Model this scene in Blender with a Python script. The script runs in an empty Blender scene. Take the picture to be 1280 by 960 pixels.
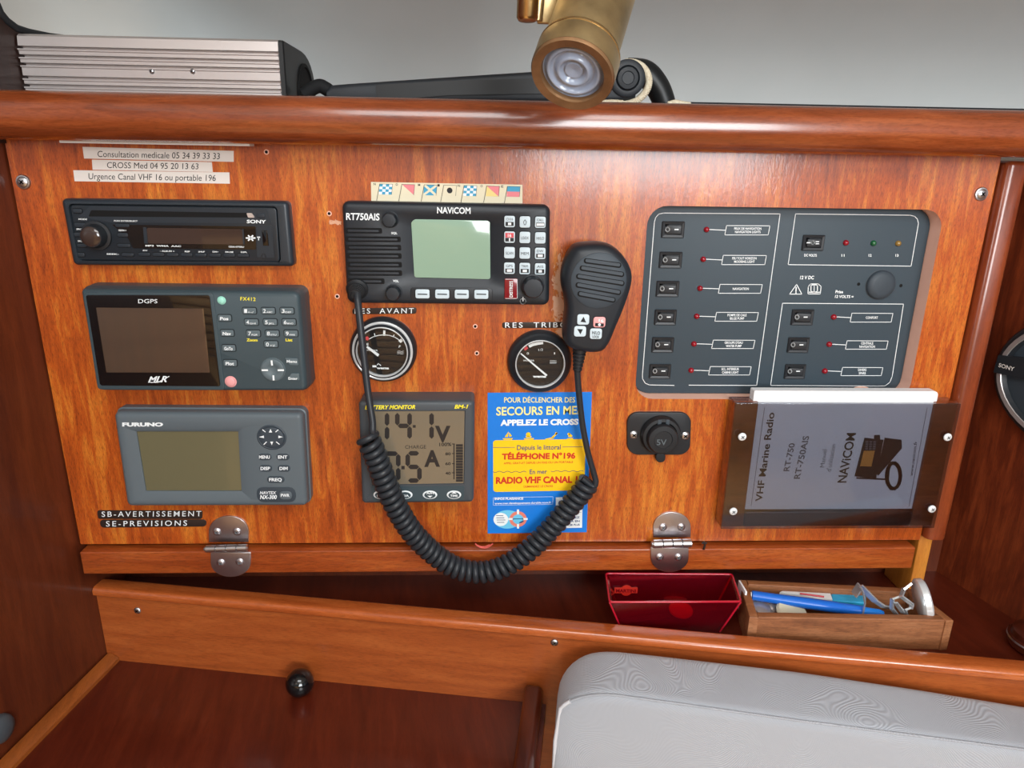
import bpy, bmesh, math, random
from mathutils import Vector, Matrix
random.seed(4)
S = bpy.context.scene
COL = S.collection

# ------------------------------------------------------------------ camera, world, lights
FPX = 887.0
CAM = Vector((-0.02828266, -0.62894926, 1.19337627))
ROT = Matrix(((0.9991488, -0.00391396, -0.04106522),
              (-0.03798214, 0.30110647, -0.9528338),
              (0.01609436, 0.9535825, 0.30070151)))
cd = bpy.data.cameras.new('camera'); cam = bpy.data.objects.new('camera', cd); COL.objects.link(cam)
cd.sensor_width = 36; cd.lens = 36 * FPX / 1280; cd.clip_start = 0.01; cd.clip_end = 50
cam.matrix_world = Matrix.Translation(CAM) @ ROT.to_4x4()
S.camera = cam
S.view_settings.view_transform = 'Standard'; S.view_settings.look = 'None'
S.view_settings.exposure = -0.22; S.view_settings.gamma = 1.0; S.view_settings.use_curve_mapping = False
W = bpy.data.worlds.new('world'); S.world = W; W.use_nodes = True
W.node_tree.nodes['Background'].inputs[0].default_value = (0.86, 0.93, 1.0, 1)
W.node_tree.nodes['Background'].inputs[1].default_value = 0.6

def area(name, loc, target, sx, sy, power, col=(1, 1, 1)):
    l = bpy.data.lights.new(name, 'AREA'); l.shape = 'RECTANGLE'; l.size = sx; l.size_y = sy
    l.energy = power; l.color = col
    o = bpy.data.objects.new(name, l); COL.objects.link(o); o.location = loc
    o.rotation_euler = (Vector(target) - Vector(loc)).to_track_quat('-Z', 'Y').to_euler()
    return o
area('hatch_daylight', (0.0, -0.75, 1.70), (0.0, -0.2, 1.0), 0.6, 0.45, 8.0, (0.96, 0.99, 1.0))
area('companionway_daylight', (0.55, -1.95, 1.40), (0.05, 0, 1.02), 0.8, 0.6, 32.0, (0.95, 0.98, 1.0))
area('porthole_daylight', (-1.3, -1.3, 1.45), (-0.1, 0, 1.0), 0.5, 0.4, 14.0, (0.95, 0.98, 1.0))
area('saloon_fill', (-0.5, -1.7, 1.68), (-0.9, -2.6, 0.4), 0.5, 0.3, 60.0, (0.95, 0.98, 1.0))  # added unseen fill, brightens the plank wall that the screens mirror

# ------------------------------------------------------------------ materials
def lin(c):
    if isinstance(c, str): c = tuple(int(c[i:i + 2], 16) for i in (0, 2, 4))
    f = lambda v: v / 12.92 if v <= 0.04045 else ((v + 0.055) / 1.055) ** 2.4
    return tuple(f(v / 255) for v in c) + (1,)
def mat(name, col, rough=0.45, metal=0.0, noise=0.0, nscale=900, bump=0.0, coat=0.0, spec=0.35):
    m = bpy.data.materials.new(name); m.use_nodes = True; nt = m.node_tree
    p = nt.nodes['Principled BSDF']
    p.inputs['Base Color'].default_value = lin(col); p.inputs['Roughness'].default_value = rough
    p.inputs['Metallic'].default_value = metal; p.inputs['Coat Weight'].default_value = coat
    p.inputs['Specular IOR Level'].default_value = spec
    if noise or bump:
        tc = nt.nodes.new('ShaderNodeTexCoord'); n = nt.nodes.new('ShaderNodeTexNoise')
        n.inputs['Scale'].default_value = nscale; n.inputs['Detail'].default_value = 5
        nt.links.new(tc.outputs['Object'], n.inputs['Vector'])
        if noise:
            mx = nt.nodes.new('ShaderNodeMix'); mx.data_type = 'RGBA'; mx.blend_type = 'OVERLAY'
            mx.inputs['Factor'].default_value = noise; mx.inputs['A'].default_value = lin(col)
            nt.links.new(n.outputs['Fac'], mx.inputs['B']); nt.links.new(mx.outputs['Result'], p.inputs['Base Color'])
        if bump:
            b = nt.nodes.new('ShaderNodeBump'); b.inputs['Strength'].default_value = bump; b.inputs['Distance'].default_value = 0.001
            nt.links.new(n.outputs['Fac'], b.inputs['Height']); nt.links.new(b.outputs['Normal'], p.inputs['Normal'])
    return m
def wood(name, dark, mid, light, axis, rough=0.3, coat=0.35, fine=260.0, pore=0.45, blotch=0.5, bump=0.08, rot=0.0, wear=None, coatbump=0.02, amp=1.0):
    m = bpy.data.materials.new(name); m.use_nodes = True; nt = m.node_tree; N = nt.nodes; L = nt.links
    p = N['Principled BSDF']
    tc = N.new('ShaderNodeTexCoord')
    base = N.new('ShaderNodeMapping'); base.inputs['Rotation'].default_value = (0, 0, rot); L.new(tc.outputs['Object'], base.inputs['Vector'])
    def noise(along, across, detail, dist=0.0, rough_=0.6):
        mp = N.new('ShaderNodeMapping'); sc = [across] * 3; sc['XYZ'.index(axis)] = along
        mp.inputs['Scale'].default_value = sc; L.new(base.outputs['Vector'], mp.inputs['Vector'])
        n = N.new('ShaderNodeTexNoise'); n.inputs['Scale'].default_value = 1.0; n.inputs['Detail'].default_value = detail
        n.inputs['Roughness'].default_value = rough_; n.inputs['Distortion'].default_value = dist
        L.new(mp.outputs['Vector'], n.inputs['Vector']); return n.outputs['Fac']
    grain = noise(fine * 0.05, fine * 0.45, 6, 0.6)
    streak = noise(4.0, 38.0, 5, 0.8)
    pores = noise(fine * 0.5, fine * 5.0, 3, 0.1, 0.7)
    bl = noise(5, 9, 3, 1.0)
    def math_(op, a, b):
        n = N.new('ShaderNodeMath'); n.operation = op
        for i, v in enumerate((a, b)):
            if isinstance(v, (int, float)): n.inputs[i].default_value = v
            else: L.new(v, n.inputs[i])
        return n.outputs[0]
    mixv = math_('ADD', math_('MULTIPLY', grain, 0.5), math_('ADD', math_('MULTIPLY', streak, 0.5 - 0.3 * blotch), math_('MULTIPLY', bl, 0.3 * blotch)))
    cr = N.new('ShaderNodeValToRGB'); e = cr.color_ramp.elements
    e[0].position = 0.32; e[0].color = lin(dark); e[1].position = 0.68; e[1].color = lin(light)
    x = cr.color_ramp.elements.new(0.5); x.color = lin(mid)
    L.new(mixv, cr.inputs['Fac'])
    pr = N.new('ShaderNodeValToRGB'); pe = pr.color_ramp.elements
    pe[0].position = 0.36; pe[0].color = (1 - pore, 1 - pore, 1 - pore, 1); pe[1].position = 0.52; pe[1].color = (1, 1, 1, 1)
    L.new(pores, pr.inputs['Fac'])
    mx = N.new('ShaderNodeMix'); mx.data_type = 'RGBA'; mx.blend_type = 'MULTIPLY'; mx.inputs['Factor'].default_value = 1
    L.new(cr.outputs['Color'], mx.inputs['A']); L.new(pr.outputs['Color'], mx.inputs['B'])
    col = mx.outputs['Result']
    p.inputs['Roughness'].default_value = rough
    if wear:                                             # flaked varnish: (centre, radii) in the board's own coordinates
        for (c, r) in wear:
            mp = N.new('ShaderNodeMapping'); mp.vector_type = 'TEXTURE'
            mp.inputs['Location'].default_value = c; mp.inputs['Scale'].default_value = r
            L.new(tc.outputs['Object'], mp.inputs['Vector'])
            ln = N.new('ShaderNodeVectorMath'); ln.operation = 'LENGTH'; L.new(mp.outputs['Vector'], ln.inputs[0])
            nz = noise(110, 190, 5, 1.2)
            d = math_('ADD', ln.outputs['Value'], math_('MULTIPLY', math_('SUBTRACT', nz, 0.5), 3.4))
            rr = N.new('ShaderNodeValToRGB'); rr.color_ramp.elements[0].position = 0.62; rr.color_ramp.elements[0].color = (1, 1, 1, 1)
            rr.color_ramp.elements[1].position = 0.74; rr.color_ramp.elements[1].color = (0, 0, 0, 1)
            L.new(d, rr.inputs['Fac'])
            m2 = N.new('ShaderNodeMix'); m2.data_type = 'RGBA'; L.new(math_('MULTIPLY', rr.outputs['Color'], 0.8), m2.inputs['Factor'])
            L.new(col, m2.inputs['A']); m2.inputs['B'].default_value = lin('D9AC90'); col = m2.outputs['Result']
    L.new(col, p.inputs['Base Color'])
    p.inputs['Coat Weight'].default_value = coat; p.inputs['Coat Roughness'].default_value = 0.12
    b = N.new('ShaderNodeBump'); b.inputs['Strength'].default_value = bump; b.inputs['Distance'].default_value = 0.0006
    L.new(pores, b.inputs['Height']); L.new(b.outputs['Normal'], p.inputs['Normal']); 
    cb = N.new('ShaderNodeBump'); cb.inputs['Strength'].default_value = coatbump; cb.inputs['Distance'].default_value = 0.0006
    L.new(noise(fine * 0.35, fine * 1.1, 2, 0.8), cb.inputs['Height']); L.new(cb.outputs['Normal'], p.inputs['Coat Normal'])
    return m
def clear(name, tint, gloss=0.08, rough=0.05):
    m = bpy.data.materials.new(name); m.use_nodes = True; nt = m.node_tree; nt.nodes.clear()
    o = nt.nodes.new('ShaderNodeOutputMaterial'); t = nt.nodes.new('ShaderNodeBsdfTransparent'); g = nt.nodes.new('ShaderNodeBsdfGlossy')
    mx = nt.nodes.new('ShaderNodeMixShader'); t.inputs[0].default_value = tint; g.inputs['Roughness'].default_value = rough
    fr = nt.nodes.new('ShaderNodeLayerWeight'); fr.inputs['Blend'].default_value = 0.5
    pw = nt.nodes.new('ShaderNodeMath'); pw.operation = 'POWER'; pw.inputs[1].default_value = 5.0
    ad = nt.nodes.new('ShaderNodeMath'); ad.operation = 'ADD'; ad.inputs[1].default_value = gloss; ad.use_clamp = True
    nt.links.new(fr.outputs['Facing'], pw.inputs[0]); nt.links.new(pw.outputs[0], ad.inputs[0]); nt.links.new(ad.outputs[0], mx.inputs[0])
    nt.links.new(t.outputs[0], mx.inputs[1]); nt.links.new(g.outputs[0], mx.inputs[2]); nt.links.new(mx.outputs[0], o.inputs[0])
    return m
M = {}
M['panel'] = wood('panel_mahogany', '742608', 'B65214', 'E08C30', 'Z', 0.36, 0.55, fine=400.0, pore=0.55, bump=0.10, coatbump=0.14, blotch=0.8,
                  wear=[((0.041, -0.009, 0.052), (0.007, 0.1, 0.045)), ((0.04, -0.009, 0.075), (0.006, 0.1, 0.03)), ((-0.155, -0.009, 0.1225), (0.006, 0.1, 0.0025)),
                        ((0.034, -0.009, 0.02), (0.012, 0.1, 0.006))])
M['cut_edge'] = mat('raw_plywood_edge', 'F4C4B0', 0.7)
M['rail'] = wood('rail_mahogany', '5A240E', '86401E', 'A4582E', 'X', 0.22, 0.6, pore=0.25)
M['strip'] = wood('strip_mahogany', '7A2E0E', 'A04A1C', 'BE662C', 'X', 0.3, 0.4, pore=0.4)
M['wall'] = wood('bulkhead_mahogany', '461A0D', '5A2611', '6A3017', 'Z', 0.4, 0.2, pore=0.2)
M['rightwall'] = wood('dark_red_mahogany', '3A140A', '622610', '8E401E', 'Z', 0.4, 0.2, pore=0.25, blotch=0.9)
M['post'] = wood('post_mahogany', '642812', '823A1C', '944824', 'Z', 0.28, 0.4, pore=0.2)
M['support'] = wood('light_iroko', 'A85E1C', 'C47A2C', 'D48C3A', 'Z', 0.4, 0.2, pore=0.2)
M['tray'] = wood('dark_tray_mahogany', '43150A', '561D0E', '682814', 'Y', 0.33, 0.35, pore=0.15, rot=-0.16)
M['board'] = wood('front_board_mahogany', '823C18', 'A05022', 'B4622E', 'X', 0.36, 0.25, pore=0.25, rot=0.16)
M['fiddle'] = wood('fiddle_mahogany', '90401A', 'B25A28', 'C66E38', 'X', 0.22, 0.6, pore=0.25, rot=0.16)
M['batten'] = wood('batten_wood', '7E4218', '96501F', 'A86028', 'Y', 0.4, 0.2, pore=0.2, rot=-0.16)
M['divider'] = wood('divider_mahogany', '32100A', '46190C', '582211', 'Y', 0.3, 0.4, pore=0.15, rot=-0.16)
M['baked_shade'] = wood('shade_baked_mahogany', '1A0A06', '28120A', '34180E', 'Z', 0.5, 0.1, pore=0.15)  # near-black tone carries the shade of the upper bulkhead
M['teak'] = wood('weathered_teak', '643618', '945C36', 'B47E56', 'X', 0.6, 0.0, pore=0.35, rot=0.07)
M['wall_behind'] = wood('cabin_wood', '9A6A3A', 'C09460', 'D8B080', 'X', 0.5, 0.1)
M['white_print'] = mat('white_print', 'E8EEF0', 0.5)
M['black_print'] = mat('black_print', '1C1C1E', 0.6)
M['yellow_print'] = mat('yellow_print', 'F2E438', 0.5)
M['paper'] = mat('white_label_paper', 'D8D2CC', 0.6)
M['tape'] = mat('dark_brown_tape', '2E2420', 0.4)
M['black'] = mat('black_plastic', '24272B', 0.38, bump=0.05, nscale=2500)
M['black_soft'] = mat('black_rubber', '1E2023', 0.55, bump=0.05, nscale=2500)
M['black_gloss'] = mat('glossy_black', '0E0F11', 0.08, coat=0.5)
M['dial_black'] = mat('dial_black', '131416', 0.35)
M['ring_metal'] = mat('bright_ring_metal', 'DDE2E4', 0.22, 0.35, coat=0.5)
M['void'] = mat('dark_slot', '050506', 0.8)
M['vhf'] = mat('charcoal_plastic', '23282E', 0.42, bump=0.06, nscale=2500)
M['grey_blue'] = mat('slate_plastic', '3C4A50', 0.42, bump=0.05, nscale=2500)
M['grey_key'] = mat('grey_key_rubber', '5A676C', 0.5)
M['furuno'] = mat('grey_plastic', '5B656B', 0.42, bump=0.05, nscale=2500)
M['furuno_key'] = mat('dark_grey_key', '39424A', 0.5)
M['bm'] = mat('dark_grey_plastic', '454B50', 0.42, bump=0.05, nscale=2500)
M['switch_panel'] = mat('dark_slate_panel', '36434C', 0.5, bump=0.05, nscale=2500)
M['sony'] = mat('car_radio_plastic', '2A3138', 0.3, bump=0.03, nscale=2500)
M['sony_face'] = mat('car_radio_face', '23292F', 0.32)
M['lcd_green'] = mat('lcd_pale_green', '8CAA96', 0.12, coat=0.6)
M['lcd_olive'] = mat('lcd_olive', '66624A', 0.12, coat=0.5)
M['lcd_grey'] = mat('lcd_grey_brown', '756B5A', 0.1, coat=0.6)
M['lcd_smoke'] = mat('smoked_display', '3A2E2A', 0.06, coat=0.6)
M['lcd_dark'] = mat('switched_off_screen', '34322C', 0.03, coat=0.8, spec=1.0)
M['lcd_dark'].node_tree.nodes['Principled BSDF'].inputs['IOR'].default_value = 2.2
M['segment'] = mat('lcd_segment', '2C2A2A', 0.3)
M['key_white'] = mat('backlit_key', 'C4D4DC', 0.4)
M['key_red'] = mat('red_key', 'CC4850', 0.4)
M['red_gloss'] = mat('red_cover', '7A1220', 0.2, coat=0.5)
M['led_red'] = mat('red_led', '8E1020', 0.12, coat=0.5)
M['led_green'] = mat('green_led', '175A34', 0.12, coat=0.5)
M['led_amber'] = mat('amber_led', '8E7038', 0.12, coat=0.5)
M['mint'] = mat('mint_button', '9CDAC8', 0.4)
M['pink'] = mat('pink_button', 'E6A0A0', 0.4)
M['steel'] = mat('polished_steel', 'C4C4C6', 0.32, 1.0)
M['steel_brushed'] = mat('stainless_leaf', 'C4C0C4', 0.3, 1.0, bump=0.02, nscale=400)
M['silver'] = mat('anodised_aluminium', 'CFC8C6', 0.38, 0.75)
M['chrome'] = mat('chrome', 'D8DADC', 0.08, 1.0)
M['brass'] = mat('aged_brass', 'B49E74', 0.36, 0.9, noise=0.6, nscale=60, bump=0.05)
M['brass_bright'] = mat('bright_brass', 'C4A878', 0.25, 1.0)
M['copper'] = mat('brown_brass_rim', '8C6A4A', 0.45, 0.6, noise=0.4, nscale=120)
M['hull'] = mat('hull_lining', 'D6DEDD', 0.4, noise=0.08, nscale=20, bump=0.1)
M['lens'] = mat('lens_plastic', 'A4B0C6', 0.15, 0.0, coat=0.9)
M['headliner'] = mat('white_headliner', 'D8D8D4', 0.6)
M['blue'] = mat('sticker_blue', '1A7AD8', 0.35)
M['sticker_yellow'] = mat('sticker_yellow', 'F6C81E', 0.35)
M['sticker_pale'] = mat('sticker_pale_yellow', 'F6E890', 0.35)
M['red_print'] = mat('red_print', 'C83224', 0.4)
M['sky_print'] = mat('sky_blue_print', '6CC4E8', 0.4)
M['navy_print'] = mat('navy_print', '244A78', 0.4)
M['coral'] = mat('coral_print', 'E08070', 0.4)
M['cream'] = mat('cream_print', 'DCD4B8', 0.5)
M['flag_blue'] = mat('flag_blue', '3A9AC0', 0.5)
M['flag_red'] = mat('flag_red', 'E08088', 0.5)
M['flag_yellow'] = mat('flag_yellow', 'E4CE84', 0.5)
M['booklet'] = mat('booklet_paper', 'EEF1F3', 0.5)
M['grey_print'] = mat('grey_print', '6A6E72', 0.6)
M['orange_print'] = mat('orange_print', 'D89A4A', 0.5)
M['acrylic'] = clear('smoked_acrylic', (0.64, 0.66, 0.71, 1), 0.10, 0.08)
M['glass'] = clear('clear_glass', (0.95, 0.96, 0.96, 1), 0.05, 0.02)
M['red_acrylic'] = clear('red_acrylic', (0.85, 0.16, 0.19, 1), 0.08, 0.06)
_t = M['red_acrylic'].node_tree; _mx = _t.nodes.new('ShaderNodeMixShader'); _p = _t.nodes.new('ShaderNodeBsdfPrincipled'); _p.inputs['Base Color'].default_value = lin('700A1C'); _p.inputs['Roughness'].default_value = 0.12
_o = [n for n in _t.nodes if n.type == 'OUTPUT_MATERIAL'][0]; _sh = _o.inputs[0].links[0].from_socket; _mx.inputs[0].default_value = 0.28
_t.links.new(_sh, _mx.inputs[1]); _t.links.new(_p.outputs[0], _mx.inputs[2]); _t.links.new(_mx.outputs[0], _o.inputs[0])
M['red_edge'] = mat('bright_red_edge', 'B4182E', 0.15, coat=0.6)
M['link'] = mat('bright_link_metal', 'C8CED2', 0.22, 0.7)
M['orange_disc'] = mat('orange_red_plastic', 'FF4A20', 0.35)
M['pen_blue'] = mat('blue_pen', '1E66C8', 0.25)
M['cutter_blue'] = mat('light_blue_plastic', '2CA8D8', 0.3)
M['white_plastic'] = mat('white_plastic', 'E4E6E6', 0.35)
M['cord'] = mat('coiled_cord_rubber', '2A2E33', 0.4)
M['rope'] = mat('cream_rope', 'CFC4AC', 0.8, noise=0.6, nscale=500, bump=0.6)
M['arm'] = mat('matt_black_arm', '22262B', 0.5, bump=0.15, nscale=1500)
M['arm_edge'] = mat('black_arm_edge', '141618', 0.4)
M['red_wire'] = mat('pink_red_cord', 'D05A50', 0.5)
M['fabric'] = None
M['dark_cloth'] = mat('dark_strap', '101214', 0.8)
def fabric():
    m = bpy.data.materials.new('grey_swirl_fabric'); m.use_nodes = True; nt = m.node_tree; N = nt.nodes; L = nt.links
    p = N['Principled BSDF']; p.inputs['Roughness'].default_value = 0.85; p.inputs['Sheen Weight'].default_value = 0.3
    tc = N.new('ShaderNodeTexCoord')
    w = N.new('ShaderNodeTexWave'); w.wave_type = 'RINGS'; w.rings_direction = 'SPHERICAL'
    w.inputs['Scale'].default_value = 210; w.inputs['Distortion'].default_value = 0; w.inputs['Detail'].default_value = 0
    nz = N.new('ShaderNodeTexNoise'); nz.inputs['Scale'].default_value = 9; nz.inputs['Detail'].default_value = 1
    sub = N.new('ShaderNodeVectorMath'); sub.operation = 'MULTIPLY_ADD'
    L.new(tc.outputs['Object'], nz.inputs['Vector']); L.new(nz.outputs['Color'], sub.inputs[0]); sub.inputs[1].default_value = (0.2, 0.2, 0.2)
    L.new(tc.outputs['Object'], sub.inputs[2]); L.new(sub.outputs[0], w.inputs['Vector'])
    cr = N.new('ShaderNodeValToRGB'); cr.color_ramp.elements[0].color = lin('9A9EA5'); cr.color_ramp.elements[1].color = lin('A8ACB3')
    L.new(w.outputs['Fac'], cr.inputs['Fac']); L.new(cr.outputs['Color'], p.inputs['Base Color'])
    b = N.new('ShaderNodeBump'); b.inputs['Strength'].default_value = 0.35; b.inputs['Distance'].default_value = 0.0008
    L.new(w.outputs['Fac'], b.inputs['Height']); L.new(b.outputs['Normal'], p.inputs['Normal'])
    return m
M['fabric'] = fabric()
M['piping'] = mat('white_piping', 'C9CACE', 0.8)

# ------------------------------------------------------------------ measuring: a measured photo point laid on the real plane it belongs to
def A(px, py, Y):
    d = ROT @ Vector(((px - 640) / FPX, -(py - 480) / FPX, -1)); return CAM + d * ((Y - CAM.y) / d.y)
def AZ(px, py, Z):
    d = ROT @ Vector(((px - 640) / FPX, -(py - 480) / FPX, -1)); return CAM + d * ((Z - CAM.z) / d.z)
def AW(px, py, p, q):                                     # on a vertical plane through two floor points
    d = ROT @ Vector(((px - 640) / FPX, -(py - 480) / FPX, -1)); n = Vector((q[1] - p[1], p[0] - q[0], 0))
    return CAM + d * (n.dot(Vector((p[0], p[1], 0)) - CAM) / n.dot(d))
CR = [0.0, 0.0, 1.0]
def use(x, y, s): CR[0], CR[1], CR[2] = x, y, s
def X(u, v, Y): return A(CR[0] + u / CR[2], CR[1] + v / CR[2], Y)
def XP(pts, Y): return [(lambda p: (p.x, p.z))(X(u, v, Y)) for u, v in pts]
def K(u, v, Y): return (X(u + 1, v, Y) - X(u, v, Y)).length
def rect(u, v, w, h, Y):                                  # upright rectangle of measured size about a measured centre
    c = X(u, v, Y); k = K(u, v, Y) / 2; kv = (X(u, v + 1, Y) - X(u, v, Y)).length / 2
    return [(c.x - w * k, c.z + h * kv), (c.x + w * k, c.z + h * kv), (c.x + w * k, c.z - h * kv), (c.x - w * k, c.z - h * kv)]
def roundp(pts, r, n=6):
    out = []; m = len(pts)
    rs = r if isinstance(r, (list, tuple)) else [r] * m
    for i in range(m):
        a, b, c = Vector(pts[i - 1]), Vector(pts[i]), Vector(pts[(i + 1) % m]); q = rs[i]
        u = (a - b); w = (c - b); q = min(q, u.length * 0.49, w.length * 0.49)
        p0 = b + u.normalized() * q; p2 = b + w.normalized() * q; k = 0.78
        c1 = p0 + (b - p0) * 0.55; c2 = p2 + (b - p2) * 0.55
        for j in range(n):
            t = j / (n - 1); s = 1 - t
            v = p0 * s ** 3 + c1 * 3 * s * s * t + c2 * 3 * s * t * t + p2 * t ** 3
            out.append((v.x, v.y))
    return out
def inset(pts, d):
    m = len(pts); ar = sum(pts[i - 1][0] * pts[i][1] - pts[i][0] * pts[i - 1][1] for i in range(m))
    sg = 1 if ar > 0 else -1; out = []
    for i in range(m):
        p, q, r = (Vector(pts[i - 1]), Vector(pts[i]), Vector(pts[(i + 1) % m]))
        e1, e2 = q - p, r - q
        if e1.length < 1e-9: e1 = e2
        if e2.length < 1e-9: e2 = e1
        e1.normalize(); e2.normalize()
        n1, n2 = Vector((-e1.y, e1.x)) * sg, Vector((-e2.y, e2.x)) * sg
        b = n1 + n2; b = b / max(0.35, b.dot(n1)) if b.length > 1e-6 else n1
        o = q + b * d; out.append((o.x, o.y))
    return out
def circ(cx, cz, r, n=32, ry=None): 
    return [(cx + r * math.sin(2 * math.pi * i / n), cz + (ry or r) * math.cos(2 * math.pi * i / n)) for i in range(n)]
_caph = [None]
def glyphs(s, bold, shear, sp=1.0):
    cu = bpy.data.curves.new('t', 'FONT'); cu.body = s; cu.offset = bold; cu.shear = shear; cu.resolution_u = 3; cu.size = 1; cu.space_character = sp
    ob = bpy.data.objects.new('t', cu); COL.objects.link(ob)
    dg = bpy.context.evaluated_depsgraph_get(); me = bpy.data.meshes.new_from_object(ob.evaluated_get(dg))
    bpy.data.objects.remove(ob); bpy.data.curves.remove(cu)
    v = [x.co.copy() for x in me.vertices]; f = [list(p.vertices) for p in me.polygons]; bpy.data.meshes.remove(me)
    return v, f
class B:
    def __init__(s): s.bm = bmesh.new(); s.mi = 0; s.n = 0
    def mark(s, mi=None):
        s.bm.faces.ensure_lookup_table()
        for i in range(s.n, len(s.bm.faces)): s.bm.faces[i].material_index = s.mi if mi is None else mi
        s.n = len(s.bm.faces)
    def face(s, vs):
        try: s.bm.faces.new(vs)
        except ValueError: pass
    def loft(s, loops, cap0=True, cap1=True, mi=None, closed=True):
        R = [[s.bm.verts.new(p) for p in l] for l in loops]; m = len(R[0])
        for a, b in zip(R, R[1:]):
            for i in range(m if closed else m - 1): s.face((a[i], a[(i + 1) % m], b[(i + 1) % m], b[i]))
        if cap0: s.face(R[0][::-1])
        if cap1: s.face(R[-1])
        s.mark(mi); return s
    def plate(s, pts, y0, y1, bev=0.0, seg=3, mi=None, back=True, tilt=0.0):
        cx = sum(p[0] for p in pts) / len(pts)
        L = [[(x, y0, z) for x, z in pts]]
        for k in range(seg + 1) if bev > 0 else [0]:
            a = math.pi / 2 * k / seg if bev > 0 else 0
            q = inset(pts, bev * (1 - math.cos(a))) if bev > 0 else pts
            yy = y1 + bev * (1 - math.sin(a)) if bev > 0 else y1
            L.append([(x, yy + tilt * (x - cx), z) for x, z in q])
        return s.loft(L, back, True, mi)
    def flat(s, pts, y, mi=None):
        s.face([s.bm.verts.new((x, y, z)) for x, z in pts]); s.mark(mi); return s
    def lathe(s, c, ax, prof, n=32, mi=None):
        ax = Vector(ax).normalized(); t = Vector((0, 0, 1)) if abs(ax.z) < 0.9 else Vector((1, 0, 0))
        e1 = ax.cross(t).normalized(); e2 = ax.cross(e1); c = Vector(c); prev = None
        for r, h in prof:
            if r < 1e-7: cur = [s.bm.verts.new(c + ax * h)]
            else: cur = [s.bm.verts.new(c + ax * h + (e1 * math.cos(6.283185307 * i / n) + e2 * math.sin(6.283185307 * i / n)) * r) for i in range(n)]
            if prev:
                for i in range(n):
                    a, b = prev[i % len(prev)], prev[(i + 1) % len(prev)]; d, e = cur[i % len(cur)], cur[(i + 1) % len(cur)]
                    vs = []
                    for q in (a, b, e, d):
                        if q not in vs: vs.append(q)
                    if len(vs) > 2: s.face(vs)
            prev = cur
        s.mark(mi); return s
    def tube(s, pts, r, n=8, mi=None, caps=True, closed=False):
        P = [Vector(p) for p in pts]; m = len(P); up = None; loops = []
        for i in range(m):
            t = (P[(i + 1) % m] - P[i - 1]) if closed else (P[min(i + 1, m - 1)] - P[max(i - 1, 0)])
            t.normalize()
            if up is None: up = t.orthogonal().normalized()
            up = (up - t * up.dot(t)).normalized(); w = t.cross(up); rr = r(i / (m - 1)) if callable(r) else r
            loops.append([P[i] + (up * math.cos(6.2831853 * k / n) + w * math.sin(6.2831853 * k / n)) * rr for k in range(n)])
        if closed: loops.append(loops[0]); return s.loft(loops, False, False, mi)
        return s.loft(loops, caps, caps, mi)
    def box(s, lo, hi, bev=0.0, mi=None):
        b0 = len(s.bm.verts)
        r = bmesh.ops.create_cube(s.bm, size=1)
        for v in r['verts']: v.co = Vector([lo[i] + (v.co[i] + 0.5) * (hi[i] - lo[i]) for i in range(3)])
        if bev > 0:
            bmesh.ops.bevel(s.bm, geom=list({e for v in r['verts'] for e in v.link_edges}), offset=bev, segments=3, affect='EDGES', profile=0.5)
        s.mark(mi); return s
    def prism(s, pts, z0, z1, bev=0.0, seg=3, mi=None):   # floor outline (x, y) raised from z0 to z1
        L = [[(x, y, z0) for x, y in pts]]
        for k in range(seg + 1) if bev > 0 else [0]:
            a = math.pi / 2 * k / seg if bev > 0 else 0
            q = inset(pts, bev * (1 - math.cos(a))) if bev > 0 else pts
            zz = z1 - bev * (1 - math.sin(a)) if bev > 0 else z1
            L.append([(x, y, zz) for x, y in q])
        return s.loft(L, True, True, mi)
    def line(s, pts, w, Y, closed=False, mi=None):        # printed line, measured points, width in measured units
        k = K(pts[0][0], pts[0][1], Y); q = [Vector(p) for p in XP(pts, Y)]; hw = w * k / 2
        if closed: q.append(q[0])
        for a, b in zip(q, q[1:]):
            d = (b - a)
            if d.length < 1e-9: continue
            d.normalize(); n = Vector((-d.y, d.x)) * hw; e = d * hw * 0.9
            s.face([s.bm.verts.new((p.x, Y, p.y)) for p in (a - e + n, b + e + n, b + e - n, a - e - n)])
        s.mark(mi); return s
    def poly(s, pts, Y, mi=None, r=0.0):
        q = XP(pts, Y); q = roundp(q, r) if r else q; return s.flat(q, Y, mi)
    def text(s, t, p0, p1, h, Y, bold=0.0, shear=0.0, up=None, mi=None, sp=1.0):
        v, f = glyphs(t, bold, shear, sp)
        if _caph[0] is None: _caph[0] = max(q.y for q in glyphs('H', 0, 0)[0])
        x0 = min(q.x for q in v); x1 = max(q.x for q in v)
        a, b = X(*p0, Y), X(*p1, Y); up = up or (0, -h)
        U = X(p0[0] + up[0], p0[1] + up[1], Y) - a; D = b - a
        vs = [s.bm.verts.new(a + D * ((q.x - x0) / (x1 - x0)) + U * (q.y / _caph[0])) for q in v]
        for q in f: s.face([vs[i] for i in q])
        s.mark(mi); return s
WO = {}
def obj(name, b, mats, parent=None, smooth=40, recalc=True):
    bm = b.bm
    if recalc: bmesh.ops.recalc_face_normals(bm, faces=bm.faces[:])
    lo = Vector([min(v.co[i] for v in bm.verts) for i in range(3)]); hi = Vector([max(v.co[i] for v in bm.verts) for i in range(3)])
    c = (lo + hi) / 2
    if parent is None: c.z = lo.z
    bmesh.ops.translate(bm, verts=bm.verts[:], vec=-c)
    me = bpy.data.meshes.new(name); bm.to_mesh(me); bm.free()
    for m_ in (mats if isinstance(mats, (list, tuple)) else [mats]): me.materials.append(M[m_])
    me.polygons.foreach_set('use_smooth', [True] * len(me.polygons))
    me.set_sharp_from_angle(angle=math.radians(smooth))
    o = bpy.data.objects.new(name, me); COL.objects.link(o)
    if parent: o.parent = parent; o.location = c - WO[parent.name]
    else: o.location = c
    WO[o.name] = c; return o
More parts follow.
